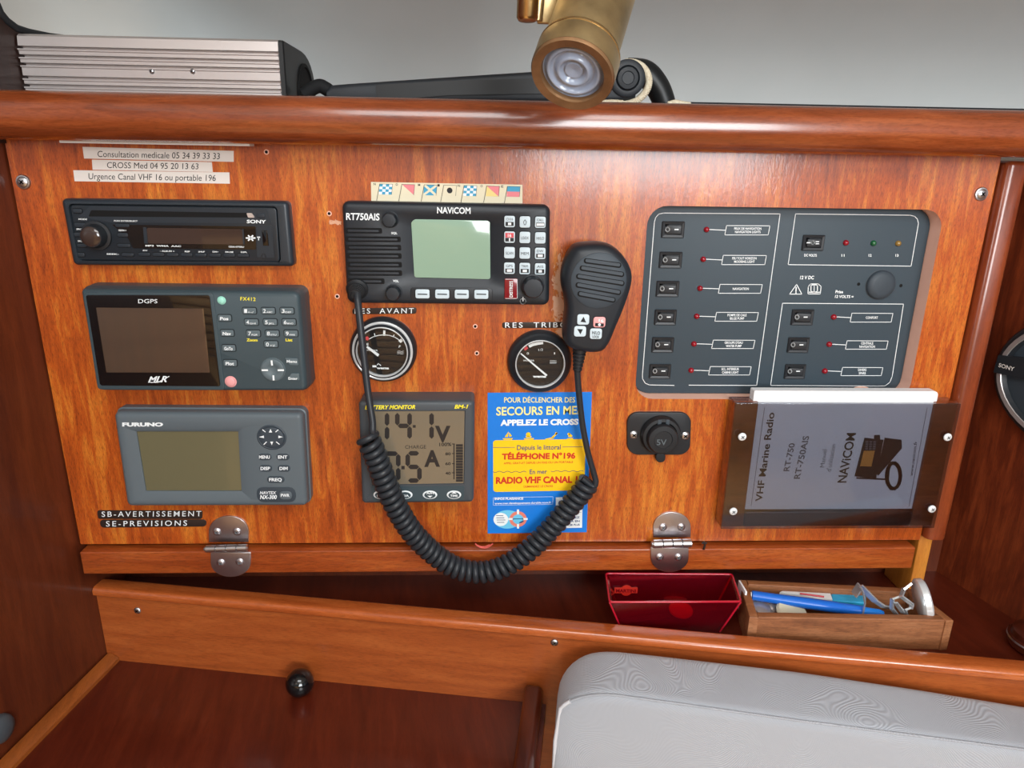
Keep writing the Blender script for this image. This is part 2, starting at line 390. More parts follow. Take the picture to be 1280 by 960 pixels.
def tag(o, label, cat, group=None):
    o['label'] = label; o['category'] = cat
    if group: o['group'] = group
    return o
def struct(name, b, mats, smooth=40):
    o = obj(name, b, mats, smooth=smooth); o['kind'] = 'structure'; return o
def thing(name, loc, label, cat, group=None):
    o = bpy.data.objects.new(name, None); COL.objects.link(o); o.location = loc; o.empty_display_size = 0.02
    WO[o.name] = Vector(loc); return tag(o, label, cat, group)
def screw(parent, u, v, Y, r, name='screw', m=('steel', 'void'), ring=False):
    c = X(u, v, Y); return screw3(parent, c, (0, -1, 0), r, name, m, ring)
def screw3(parent, c, ax, r, name='screw', m=('steel', 'void'), ring=False):
    b = B(); ax = Vector(ax).normalized(); c = Vector(c)
    if ring:
        b.lathe(c, ax, [(r * 1.45, -0.0005), (r * 1.45, 0.0006), (r * 1.3, 0.0014), (r * 1.05, 0.0016), (r, 0.0012), (r * 0.95, 0.0022), (r * 0.6, 0.003), (0, 0.0032)], 24, 0); h = 0.00325
    else:
        b.lathe(c, ax, [(r, -0.0005), (r, 0.0004), (r * 0.85, 0.0011), (r * 0.5, 0.0016), (0, 0.0018)], 24, 0); h = 0.0019
    e1 = ax.orthogonal().normalized(); e2 = ax.cross(e1); q = r * 0.5; w = r * 0.13
    for s1, s2 in ((q, w), (w, q)):
        b.face([b.bm.verts.new(c + ax * h + e1 * a * s1 + e2 * d * s2) for a, d in ((-1, -1), (1, -1), (1, 1), (-1, 1))]); b.mark(1)
    return obj(name, b, list(m), parent)
def ang(d):
    return math.radians(d)

# ------------------------------------------------------------------ the setting
LD = Vector((math.cos(ang(9.2)), -math.sin(ang(9.2)), 0))   # along the lower joinery, which is turned a little
LN = Vector((-LD.y * -1 * -1, -LD.x, 0)); LN = Vector((-math.sin(ang(9.2)), -math.cos(ang(9.2)), 0))  # towards the viewer
L0 = Vector((-0.4195, 0.009, 0))
def lp(s, n, z): v = L0 + LD * s + LN * n; return (v.x, v.y, z)
# left bulkhead
b = B(); a0 = Vector((-0.4215, 0, 0)); dl = Vector((-0.167, -0.986, 0)).normalized()
p, q = a0 - dl * 0.32, a0 + dl * 0.75; nl = Vector((dl.y, -dl.x, 0)) * 0.02
def onw(t, z): v = a0 + dl * t; return Vector((v.x, v.y, z))
prof = [onw(0.75, 0.55), onw(-0.32, 0.55), onw(-0.32, 1.262), onw(-0.1, 1.272), onw(-0.06, 1.288), onw(-0.035, 1.2935), onw(-0.022, 1.298), onw(-0.016, 1.31), onw(-0.012, 1.4), onw(0.75, 1.4)]
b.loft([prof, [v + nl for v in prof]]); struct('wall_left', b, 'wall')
# right wall
rw0, rw1 = (0.486, 0.0545), (0.513, -0.0385); dr = (Vector(rw1) - Vector(rw0)).normalized()
b = B(); p = Vector(rw0) - dr * 0.25; q = Vector(rw0) + dr * 0.6; nr = Vector((-dr.y, dr.x)) * 0.02
b.prism([(p.x, p.y), (q.x, q.y), (q.x + nr.x, q.y + nr.y), (p.x + nr.x, p.y + nr.y)], 0.6, 1.2)
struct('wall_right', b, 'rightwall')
# board behind the instrument panel, and hull lining above
b = B(); b.box((-0.43, 0.055, 0.74), (0.6, 0.07, 1.2)); struct('wall_inner', b, 'wall')
b = B(); L = []
for y, z in ((0.305, 1.16), (0.30, 1.22), (0.288, 1.26), (0.265, 1.295), (0.23, 1.325), (0.18, 1.352), (0.11, 1.378), (0.02, 1.40), (-0.08, 1.413), (-0.2, 1.422)):
    L.append([(-0.6, y, z), (0.9, y, z), (0.9, y + 0.02, z + 0.02), (-0.6, y + 0.02, z + 0.02)])
b.loft(L); struct('wall_back', b, 'hull')
b = B(); b.box((-0.43, 0.024, 1.2045), (0.9, 0.32, 1.213)); struct('trim_1', b, 'rail')        # the upper shelf
# rounded rail along the top
def railsec(y0, y1, z0, z1, r, n=5): return roundp([(y0, z1), (y1, z1), (y1, z0), (y0, z0)], r, n)
b = B(); sec = railsec(-0.046, 0.0, 1.2025, 1.2385, 0.015)
b.loft([[(x, y, z) for y, z in sec] for x in (-0.62, 0.0, 0.7)]); struct('trim_2', b, 'rail', 60)
b = B(); b.box((-0.363, -0.024, 1.2008), (-0.215, -0.012, 1.2028)); struct('trim_3', b, 'paper')
# strip under the panel, post at its right, orange support
b = B(); b.box((-0.4165, -0.010, 0.8018), (0.4105, 0.012, 0.8262), 0.0015); struct('trim_4', b, 'strip')
b = B(); sec = roundp([(0.4212, 0.055), (0.4212, -0.009), (0.4425, -0.009), (0.4425, 0.055)], [0.001, 0.006, 0.008, 0.001])
b.prism(sec, 0.834, 1.2, 0.004); struct('trim_5', b, 'post', 60)
b = B(); b.box((0.4222, 0.004, 0.757), (0.4365, 0.05, 0.836), 0.001); struct('trim_6', b, 'support')
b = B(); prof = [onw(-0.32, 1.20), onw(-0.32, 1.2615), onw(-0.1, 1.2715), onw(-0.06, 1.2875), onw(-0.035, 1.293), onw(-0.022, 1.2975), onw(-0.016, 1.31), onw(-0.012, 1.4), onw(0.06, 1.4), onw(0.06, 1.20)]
b.loft([[v - nl * 0.02 for v in prof], [v - nl * 0.14 for v in prof]]); struct('added_shade_board', b, 'baked_shade')  # added dark board, paints the shade on the upper left bulkhead
b = B(); z_ = A(1000, 130.5, 0.075).z; b.box((0.145, 0.07, 1.213), (0.9, 0.085, z_), 0.002); struct('trim_9', b, 'black_soft')
# dark edging where the lining meets the bulkhead
b = B(); pts = [AW(x, y, (-0.419, 0), (-0.419 - 0.167, -0.986)) for x, y in ((-14, -20), (-6, 2), (0, 16), (8, 26), (20, 35), (38, 41), (63, 46), (95, 50))]
b.tube(pts, 0.0032, 8); struct('trim_7', b, 'black_soft', 60)
# cabin behind the viewer
b = B(); 
for k_ in range(8): b.box((-2.2, -2.62, 0.02 + k_ * 0.145), (2.2, -2.57, 0.125 + k_ * 0.145), 0.008)
b.box((-2.2, -2.64, 0.0), (2.2, -2.62, 1.16)); struct('wall_front', b, 'wall_behind')
b = B(); b.box((-1.8, -2.6, 1.75), (1.8, 0.1, 1.77)); struct('ceiling', b, 'headliner')
b = B(); b.box((-2.2, -2.6, -0.02), (2.2, 0.4, 0.0)); struct('floor', b, 'wall_behind')

# ------------------------------------------------------------------ shelf, tray and their rails
sh = thing('console_shelf', lp(0.45, -0.02, 0.74), 'varnished mahogany shelf with rounded front rail running under the instrument panel', 'shelf')
b = B(); c1, c2 = lp(-0.02, -0.002, 0), lp(1.02, -0.002, 0)
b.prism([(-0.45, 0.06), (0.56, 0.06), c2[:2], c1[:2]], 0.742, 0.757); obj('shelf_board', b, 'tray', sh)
b = B(); sec = roundp([(-0.016, 0.7765), (0.0045, 0.7765), (0.0045, 0.7672), (-0.016, 0.7672)], [0.004, 0.006, 0.002, 0.001], 5)
b.loft([[lp(s_, n_, z_) for n_, z_ in sec] for s_ in (0.0, 0.3, 0.7, 1.05)]); obj('fiddle_rail', b, 'fiddle', sh, 60)
b = B(); b.loft([[lp(s_, n_, z_) for n_, z_ in ((-0.014, 0.7668), (0, 0.7668), (0, 0.60), (-0.014, 0.60))] for s_ in (0.0, 1.05)])
fb = obj('front_board', b, 'board', sh)
pL0, pL1 = lp(0, 0, 0), lp(1, 0, 0)
for px, py in ((172, 763), (693, 803)):
    screw3(fb, AW(px, py, pL0[:2], pL1[:2]), LN, 0.0037)
t = thing('chart_tray', lp(0.22, 0.15, 0.67), 'dark red-brown wooden tray surface with raised dark end board at its right', 'tray')
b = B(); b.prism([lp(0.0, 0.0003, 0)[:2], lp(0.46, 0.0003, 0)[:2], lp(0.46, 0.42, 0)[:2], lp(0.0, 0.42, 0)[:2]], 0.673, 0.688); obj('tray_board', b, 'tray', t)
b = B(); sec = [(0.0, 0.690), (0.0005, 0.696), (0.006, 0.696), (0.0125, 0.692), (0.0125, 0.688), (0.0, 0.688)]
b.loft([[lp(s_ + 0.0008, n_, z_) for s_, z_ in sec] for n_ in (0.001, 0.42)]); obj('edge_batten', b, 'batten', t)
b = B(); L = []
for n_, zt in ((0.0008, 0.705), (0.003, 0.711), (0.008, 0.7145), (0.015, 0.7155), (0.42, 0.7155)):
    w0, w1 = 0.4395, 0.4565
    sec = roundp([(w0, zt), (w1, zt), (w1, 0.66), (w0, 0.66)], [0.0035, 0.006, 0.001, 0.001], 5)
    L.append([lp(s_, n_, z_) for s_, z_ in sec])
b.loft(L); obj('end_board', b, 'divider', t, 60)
# the ball, the cushion, the dark knob at the lower left
c = AZ(376, 867.5, 0.688); r = 0.0136
b = B(); b.lathe(c, (0, 0, 1), [(r * math.sin(math.pi * k / 20), r - r * math.cos(math.pi * k / 20)) for k in range(21)], 32)
b.lathe(c + Vector((0.004, -0.0118, 0.0195)), (0.3, -0.86, 0.43), [(0.0016, -0.002), (0.0016, 0.0003), (0, 0.0004)], 12)
tag(obj('ball', b, 'black_gloss', smooth=80), 'small shiny black ball lying on the dark wooden tray', 'ball')
b = B(); c = AW(-2, 911, (-0.4215, 0), (-0.4215 - 0.167, -0.986)); nn = Vector((-dl.y, dl.x, 0))
b.lathe(c, nn, [(0.0125, 0), (0.0125, 0.003), (0.011, 0.006), (0.006, 0.008), (0, 0.0085)], 28)
tag(obj('wall_knob', b, 'bm', smooth=50), 'dark grey round knob on the left bulkhead near the tray', 'knob')
cu = thing('cushion', lp(0.75, 0.05, 0.60), 'light grey swirl-patterned upholstered cushion leaning against the lower wooden board', 'cushion')
b = B()
def cush(s_, n_, z_): return Vector(lp(s_, n_, z_))
NS, NT = 46, 40
s0, s1 = 0.472, 1.06
th, zt, zb = 0.062, 0.784, 0.56
def lerp_t(t, x):
    for (x0, y0), (x1, y1) in zip(t, t[1:]):
        if x <= x1: break
    return y0 + (y1 - y0) * (x - x0) / (x1 - x0)
def ztops(s_): return lerp_t(((0.40, 0.770), (0.56, 0.7685), (0.685, 0.7655), (0.78, 0.759), (0.877, 0.7505), (1.1, 0.730)), s_), lerp_t(((0.40, 0.772), (0.515, 0.7665), (0.67, 0.759), (0.86, 0.7525), (1.1, 0.745)), s_)
loops = []
for i in range(NS + 1):
    f = i / NS; s_ = s0 + (s1 - s0) * (f ** 1.6)
    e = min(1.0, (s_ - s0) / 0.035); rr = math.sqrt(max(0, 1 - (1 - e) ** 2)); rr = 0.12 + 0.88 * rr
    e2 = min(1.0, (s_ - s0) / 0.055); dz = 0.034 * (1 - math.sqrt(max(0, 1 - (1 - e2) ** 2)))
    t0 = 0.0075 + (1 - rr) * th * 0.42; t1 = 0.0075 + th - (1 - rr) * th * 0.02 - 0.0 * s_
    zbk, zfr = ztops(s_); zbk -= dz; zfr -= dz
    sec = roundp([(t0, zbk), (t1, zfr), (t1 + 0.022, zb), (t0, zb)], [0.014, 0.009, 0.01, 0.01], 8)
    loops.append([cush(s_, n_, z_) for n_, z_ in sec])
b.loft(loops); obj('cover', b, 'fabric', cu, 70)
b = B(); pts = []
for i in range(2, NS + 1):
    f = i / NS; s_ = s0 + (s1 - s0) * (f ** 1.6); e2 = min(1.0, (s_ - s0) / 0.055); dz = 0.034 * (1 - math.sqrt(max(0, 1 - (1 - e2) ** 2)))
    pts.append(cush(s_, 0.0075 + th - 0.0022, ztops(s_)[1] - dz - 0.0016))
b.tube(pts, 0.0009, 8); obj('seam', b, 'fabric', cu, 60)
b = B(); pts = [cush(s0 + 0.0004, 0.0075 + th + 0.010, zb), cush(s0 + 0.0006, 0.0075 + th + 0.002, zt - 0.07)] + pts[:3]
b.tube(pts, 0.0018, 8); obj('piping', b, 'piping', cu, 60)

# ------------------------------------------------------------------ instrument panel
pn = thing('instrument_panel', (0, 0.009, 0.829), 'orange-brown varnished wooden panel carrying all the marine instruments', 'panel')
use(0, 0, 1)
cut = XP([(817, 257.5), (1184, 262), (1132, 499), (787, 499)], 0.0)
xl = (cut[0][0] + cut[3][0]) / 2; xr = (cut[1][0] + cut[2][0]) / 2; ztp = (cut[0][1] + cut[1][1]) / 2; zbt = (cut[2][1] + cut[3][1]) / 2
CUT = [(xl, ztp), (xr, ztp), (xr, zbt), (xl, zbt)]
outer = roundp([(-0.42, 1.206), (0.4198, 1.206), (0.4198, 0.8292), (-0.42, 0.8292)], 0.0012, 8); inner = roundp(CUT, 0.017, 8)
b = B(); Y3 = lambda pts, y: [(x, y, z) for x, z in pts]
b.loft([Y3(outer, 0.019), Y3(outer, 0.0), Y3(inner, 0.0)], False, False, 0)
b.loft([Y3(inner, 0.0), Y3(inner, 0.019)], False, False, 1)
b.loft([Y3(inner, 0.019), Y3(outer, 0.019)], False, False, 0)
obj('panel_board', b, ['panel', 'cut_edge'], pn)
for px, py in ((29.5, 227.5), (1226, 242.5)): screw(pn, px, py, 0, 0.0042, ring=True)
for px, py in ((411.5, 267), (421.5, 370.5), (594, 408), (596, 441.5), (333, 190)):
    b = B(); b.lathe(A(px, py, -0.0001), (0, -1, 0), [(0.0022, 0), (0.0017, 0.0005), (0.0013, 0.0003)], 12, 1); b.lathe(A(px, py, -0.0002), (0, -1, 0), [(0.0014, 0), (0, 0.0001)], 12, 0)
    obj('screw_hole', b, ['void', 'cut_edge'], pn)

# ------------------------------------------------------------------ paper labels and embossed tapes
def paper_label(quad, txt, p0, p1, h, label):
    q = XP(quad, -0.0004); z1 = (q[0][1] + q[1][1]) / 2; b = B(); b.plate(q, 0.0, -0.0004)
    o = obj('label_strip', b, 'paper'); tag(o, label, 'label', 'typed paper labels')
    b = B(); b.text(txt, p0, p1, h, -0.0006); obj('print', b, 'black_print', o)
use(60, 170, 3.5556)
paper_label([(153, 48), (825, 66), (825, 115), (160, 100)], 'Consultation medicale 05 34 39 33 33', (220, 93), (763, 103), 27, 'white paper strip typed Consultation medicale, topmost of three')
paper_label([(195, 105), (728, 116), (732, 160), (198, 150)], 'CROSS Med 04 95 20 13 63', (262, 142), (668, 148), 26, 'white paper strip typed CROSS Med, middle of three')
paper_label([(112, 152), (806, 162), (808, 212), (118, 201)], 'Urgence Canal VHF 16 ou portable 196', (180, 192), (745, 200), 27, 'white paper strip typed Urgence Canal VHF 16, lowest of three')
def tape(quad, txt, p0, p1, h, label, Y=-0.0006, r=0.002):
    b = B(); q = XP(quad, Y); b.plate(roundp(q, r, 4), 0.0, Y, 0.0002); o = obj('embossed_tape', b, 'tape'); tag(o, label, 'label', 'embossed label tapes')
    b = B(); b.text(txt, p0, p1, h, Y - 0.0003, bold=0.004, sp=1.35); obj('print', b, 'white_print', o)
use(80, 500, 4)
tape([(165, 552), (693, 553), (690, 596), (170, 595)], 'SB-AVERTISSEMENT', (188, 584), (686, 581), 26, 'dark embossed tape reading SB-AVERTISSEMENT, under the navtex receiver')
tape([(178, 599), (712, 598), (712, 633), (182, 639)], 'SE-PREVISIONS', (210, 632), (615, 628), 26, 'dark embossed tape reading SE-PREVISIONS, lower of the two', r=0.0035)
use(420, 370, 3.765)
tape([(78, 58), (380, 54), (378, 84), (76, 86)], 'RES  AVANT', (88, 83), (366, 81), 24, 'dark embossed tape reading RES AVANT above the left gauge')
tape([(782, 124), (1180, 122), (1180, 150), (782, 152)], 'RES  TRIBORD', (796, 149), (1165, 147), 24, 'dark embossed tape reading RES TRIBORD above the right gauge')

# signal flag sticker
use(450, 220, 5.12); Y = -0.0005
b = B(); b.plate(XP([(70, 38), (1040, 56), (1040, 175), (72, 165)], Y), 0, Y)
fs = obj('flag_sticker', b, 'cream'); tag(fs, 'narrow white sticker of seven coloured signal flags above the radio', 'sticker')
fx = [120, 262, 405, 530, 660, 805, 938]
for i, x in enumerate(fx):
    y = 50 + (x - 70) * 0.0185; Y = -0.0007; b = B(); Q = lambda u, v: (x + u * 82 + (1 - v) * 6, y + v * 66 + u * 2)
    def fp(pts, mi, dy=0.0): b.poly([Q(*p) for p in pts], Y - dy, mi)
    sq = [(0, 0), (1, 0), (1, 1), (0, 1)]
    if i in (0, 4):
        fp(sq, 0)
        for r_ in range(4):
            for c_ in range(4):
                if (r_ + c_) % 2: fp([(c_ / 4, r_ / 4), (c_ / 4 + .25, r_ / 4), (c_ / 4 + .25, r_ / 4 + .25), (c_ / 4, r_ / 4 + .25)], 2, 0.0001)
        ms = ['flag_blue', 'black_print', 'white_print']
    elif i in (1, 5):
        fp([(0, 0), (1, 0), (1, 1)], 0); fp([(0, 0), (1, 1), (0, 1)], 2); ms = ['flag_red', 'black_print', 'cream' if i == 1 else 'flag_yellow']
    elif i == 2:
        fp(sq, 0); fp([(0, 0), (.14, 0), (1, .86), (1, 1), (.86, 1), (0, .14)], 2, 0.0001); fp([(1, 0), (1, .14), (.14, 1), (0, 1), (0, .86), (.86, 0)], 2, 0.00015)
        ms = ['flag_blue', 'black_print', 'cream']
    elif i == 3:
        fp(sq, 0); c = X(*Q(.5, .5), Y); b.flat(circ(c.x, c.z, 0.0024, 20), Y - 0.0001, 1); ms = ['cream', 'black_print']
    else:
        fp([(0, 0), (1, 0), (1, .5), (0, .5)], 0); fp([(0, .5), (1, .5), (1, 1), (0, 1)], 2); ms = ['flag_blue', 'black_print', 'flag_red']
    b.line([Q(0, 0), Q(-.12, 1.6)], 3, Y - 0.0002, mi=1); b.line([Q(0, 0), Q(1, 0)], 2, Y - 0.0002, mi=1); b.line([Q(1, 0), Q(1, 1)], 2, Y - 0.0002, mi=1)
    b.text('NOMINOE'[i], (x - 34, y + 8), (x - 20, y + 8), 14, Y - 0.0001, bold=0.01, mi=1)
    obj('flag', b, ms, fs)

# ------------------------------------------------------------------ car radio
use(0, 0, 1)
def recessed_body(name, parent, quad, Yf, r, bev, open_quad, ro, depth, slope, mats, back=0.001):
    o_ = roundp(XP(quad, Yf), r, 8); i_ = roundp(XP(open_quad, Yf), ro, 8); b = B(); L = [Y3(o_, back)]
    for k in range(4):
        a = math.pi / 2 * k / 3; L.append(Y3(inset(o_, bev * (1 - math.cos(a))), Yf + bev * (1 - math.sin(a))))
    L.append(Y3(i_, Yf)); L.append(Y3(inset(i_, slope), Yf + depth))
    b.loft(L, True, True); return obj(name, b, mats, parent, 50)
rd = thing('car_radio', (A(220, 290, 0).x, 0, A(220, 331, 0).z), 'black car radio with round volume knob and disc slot, under the paper strips', 'car radio')
YF = -0.010
recessed_body('trim_ring', rd, [(74.5, 248), (360, 251.5), (367.5, 333.5), (90.5, 332)], YF, 0.004, 0.004, [(84.5, 254.5), (346.5, 257.5), (351.5, 328.5), (98, 326)], 0.004, 0.006, 0.0008, 'sony')
use(60, 235, 8)
YP = -0.0085
b = B(); fq = XP([(216, 168), (1145 * 0 + 2283, 196), (2318, 742), (302, 720)], YP); b.plate(roundp(fq, 0.003), -0.003, YP, 0.001)
fp_ = obj('faceplate', b, 'sony_face', rd)
def part_poly(name, parent, pts, y0, y1, m_, r=0.0, bev=0.0):
    b = B(); q = XP(pts, y1); q = roundp(q, r) if r else q; b.plate(q, y0, y1, bev); return obj(name, b, m_, parent)
part_poly('disc_slot', rd, [(430, 222), (2050, 250), (2058, 296), (405, 285)], YP + 0.001, YP - 0.0004, 'void', 0.001)
part_poly('slot_lip', rd, [(1984, 250), (2040, 252), (2066, 298), (2000, 296)], YP, YP - 0.0012, 'silver', 0.0008)
part_poly('slot_surround', rd, [(420, 180), (2190, 210), (2240, 350), (2110, 352), (640, 346), (390, 300), (300, 290)], YP + 0.001, YP - 0.0002, 'sony', 0.001)
part_poly('window', rd, [(640, 366), (2076, 384), (2080, 615), (850, 602), (800, 500)], YP + 0.001, YP - 0.0006, 'black_gloss', 0.001)
part_poly('display', rd, [(985, 398), (1940, 412), (1955, 566), (1000, 555)], YP, YP - 0.0009, 'lcd_smoke', 0.0015)
for pts in ([(950, 392), (982, 393), (998, 556), (962, 555)], [(1940, 410), (1954, 411), (1966, 566), (1952, 566)]): part_poly('display_edge', rd, pts, YP, YP - 0.0010, 'sony')
part_poly('end_block', rd, [(2086, 370), (2240, 372), (2262, 700), (2090, 690)], YP + 0.001, YP - 0.0003, 'sony', 0.001)
c = X(490, 475, YP); k = K(490, 475, YP); kn = B()
kn.lathe(c, (0, -1, 0), [(k * 150, 0), (k * 148, 0.002), (k * 120, 0.0025), (k * 112, 0.009), (k * 104, 0.0105), (k * 60, 0.0108), (0, 0.0108)], 40)
ko = obj('volume_knob', kn, 'black', rd, 50); b = B(); b.lathe(c, (0, -1, 0), [(k * 105, 0.010), (k * 90, 0.0113), (k * 40, 0.0118), (0, 0.0119)], 40); obj('knob_cap', b, 'lcd_smoke', ko, 60)
def key(parent, u, v, w, h, Yf, hh, m_, r=0.0012, name='button', bev=0.0004, rim=0.0):
    b = B(); q = rect(u, v, w, h, Yf - hh); b.plate(roundp(q, r, 4), Yf + 0.001, Yf - hh, bev, mi=0)
    if rim: b.plate(roundp(inset(q, -rim), r + rim, 4), Yf + 0.001, Yf - 0.00015, mi=1)
    return obj(name, b, [m_, 'void'], parent, 50)
for (u, v, w, h) in ((290, 230, 90, 44), (315, 370, 110, 44), (295, 466, 105, 40), (335, 575, 95, 36), (320, 668, 85, 40), (740, 375, 140, 34), (745, 470, 105, 40), (755, 575, 130, 34), (795, 668, 120, 34), (2124, 278, 84, 46)):
    key(rd, u, v, w, h, YP, 0.0009, 'sony', rim=0.0005)
for i in range(8): key(rd, 960 + i * 141.5, 664 + i * 1.6, 116, 34, YP, 0.0009, 'sony', rim=0.0004)
key(rd, 2172, 500, 58, 155, YP - 0.0003, 0.0004, 'black_gloss', 0.0003, 'usb_port'); key(rd, 2176, 502, 26, 112, YP - 0.0004, 0.0002, 'void', 0.0002, 'port_slot', 0)
b = B(); b.lathe(X(2156, 680, YP), (0, -1, 0), [(k * 28, 0), (k * 26, 0.0008), (k * 16, 0.0008), (k * 15, 0.0001), (0, 0.0001)], 20); obj('aux_jack', b, 'black', rd)
YT = YP - 0.0011
b = B()
for t, p0, p1, h, bo in (('SONY', (1988, 350), (2180, 354), 32, 0.03), ('MODE', (305, 318), (390, 320), 14, 0.02), ('SRC', (285, 418), (335, 419), 14, 0.02), ('BACK', (300, 538), (352, 539), 16, 0.02), ('PUSH ENTER/SELECT', (660, 335), (895, 338), 14, 0.02),
                         ('SEEK+', (705, 430), (785, 432), 15, 0.02), ('MP3  WMA  AAC', (975, 584), (1330, 590), 15, 0.03), ('CDX-GT33U', (1806, 594), (1960, 597), 15, 0.03), ('SEEK-', (585, 667), (710, 669), 14, 0.02), ('PTY', (950, 632), (995, 633), 13, 0.02),
                         ('- ALBUM +', (1120, 636), (1265, 640), 14, 0.02), ('REP', (1368, 642), (1420, 643), 14, 0.02), ('SHUF', (1503, 644), (1567, 645), 14, 0.02), ('DM+', (1646, 645), (1704, 646), 14, 0.02), ('PAUSE', (1774, 647), (1853, 648), 14, 0.02), ('DSPL', (1928, 648), (1991, 649), 14, 0.02)):
    b.text(t, p0, p1, h, YT, bold=bo)
for a in range(6):
    x, y = 2026, 500; dx, dy = math.cos(ang(a * 60)), math.sin(ang(a * 60)); b.line([(x + dx * 9, y + dy * 9), (x + dx * 42, y + dy * 26)], 14, YT)
b.line([(2106, 488), (2106, 520)], 8, YT); b.line([(2096, 492), (2116, 492)], 12, YT)
obj('print', b, 'white_print', rd)

# ------------------------------------------------------------------ chart plotter
YF = -0.026
use(80, 340, 4)
cp = thing('chart_plotter', (A(242, 425, 0).x, 0, A(242, 488, 0).z), 'slate-grey chart plotter with dark screen, number keys and DGPS lettering', 'chart plotter')
b = B(); L = []
q = XP([(72, 82), (1180, 96), (1219, 601), (162, 600)], YF); ob_ = roundp(q, [0.004, 0.006, 0.006, 0.006], 8)
L = [Y3(inset(ob_, -0.001), 0.001), Y3(inset(ob_, -0.001), -0.008), Y3(inset(ob_, -0.0005), -0.017)]
for kk in range(5):
    a = math.pi / 2 * kk / 4; L.append(Y3(inset(ob_, 0.004 * (1 - math.cos(a))), YF + 0.008 * (1 - math.sin(a))))
b.loft(L); obj('body', b, 'grey_blue', cp, 60)
part_poly('screen_surround', cp, [(92, 102), (745, 104), (805, 590), (168, 588)], YF + 0.001, YF - 0.0008, 'grey_blue', 0.003, 0.0006)
part_poly('screen_glass', cp, [(108, 115), (728, 115), (782, 572), (180, 568)], YF + 0.001, YF - 0.0012, 'black_gloss', 0.002, 0.0002)
part_poly('display', cp, [(160, 178), (697, 183), (729, 503), (212, 502)], YF, YF - 0.0014, 'lcd_dark', 0.0006)
YT = YF - 0.0017
b = B(); b.text('DGPS', (371, 156), (467, 156), 20, YT, bold=0.0); b.text('MLR', (420, 552), (515, 549), 28, YT, bold=0.03, shear=0.35); b.line([(432, 552), (470, 552), (525, 522)], 4, YT)
obj('print', b, 'white_print', cp)
def dome(parent, u, v, r, Yf, hh, m_, name='button'):
    c = X(u, v, Yf); r *= K(u, v, Yf); b = B(); b.lathe(c, (0, -1, 0), [(r * 1.18, -0.0005), (r * 1.18, 0.0002), (r, 0.0003), (r * 0.97, hh * 0.7), (r * 0.8, hh), (0, hh * 1.1)], 28); return obj(name, b, m_, parent, 50)
dome(cp, 788, 142, 18, YF, 0.0016, 'mint'); dome(cp, 834, 548, 25, YF, 0.0016, 'pink')
YK = YF - 0.0012; b2 = B()
for u, v, t in ((802, 231, 'Pos'), (815, 306, 'Nav'), (823, 381, 'GoTo'), (830, 456, 'Plot')):
    key(cp, u, v, 66, 31, YF, 0.0012, 'grey_key', rim=0.0006); b2.text(t, (u - 22, v + 9), (u + 20, v + 10), 15, YK - 0.0003, bold=0.03)
for r_ in range(3):
    for c_ in range(3):
        u, v = 926 + c_ * 94 + r_ * 10, 195 + r_ * 56.5; n = r_ * 3 + c_ + 1
        key(cp, u, v, 68, 31, YF, 0.0012, 'grey_key', rim=0.0006); b2.text(str(n), (u - 25, v + 9), (u - 11, v + 9), 18, YK - 0.0003, bold=0.012)
        b2.text(['+-/', 'ABC', 'DEF', 'GHI', 'JKL', 'MNO', 'PQR', 'STU', 'VWX'][n - 1], (u - 8, v + 10), (u + 22, v + 10), 8, YK - 0.0003, bold=0.01)
key(cp, 1034, 362, 68, 31, YF, 0.0012, 'grey_key', rim=0.0006); b2.text('0', (1010, 371), (1024, 371), 18, YK - 0.0003, bold=0.012); b2.text('YZ', (1028, 372), (1056, 372), 8, YK - 0.0003)
c = X(1046, 487, YF); r = K(1046, 487, YF) * 58; b = B(); b.lathe(c, (0, -1, 0), [(r * 1.06, -0.0005), (r * 1.06, 0.0003), (r, 0.0004), (r * 0.98, 0.0018), (r * 0.9, 0.0022), (r * 0.5, 0.0018), (r * 0.42, 0.0010), (0, 0.0008)], 36); obj('cursor_pad', b, 'grey_key', cp, 50)
for p0, p1 in (((1038, 446), (1040, 464)), ((1047, 520), (1048, 538)), ((992, 491), (1016, 491)), ((1072, 491), (1096, 491))): b2.line([p0, p1], 9, YF - 0.0026)
part_poly('button', cp, [(1103, 430), (1168, 433), (1172, 468), (1128, 466)], YF + 0.001, YF - 0.0012, 'grey_key', 0.001, 0.0004); b2.text('Menu', (1113, 453), (1164, 454), 13, YK - 0.0003, bold=0.02)
part_poly('button', cp, [(1135, 508), (1174, 508), (1178, 542), (1114, 540)], YF + 0.001, YF - 0.0012, 'grey_key', 0.001, 0.0004); b2.text('Enter', (1122, 538), (1168, 539), 12, YK - 0.0003, bold=0.02)
obj('print', b2, 'white_print', cp)
b = B(); b.text('FX412', (882, 142), (958, 145), 17, YF - 0.0003, bold=0.01, sp=1.1); b.text('Zoom', (913, 346), (968, 347), 13, YF - 0.0003, bold=0.03); b.text('List', (1108, 346), (1142, 347), 13, YF - 0.0003, bold=0.03)
obj('print', b, 'yellow_print', cp)

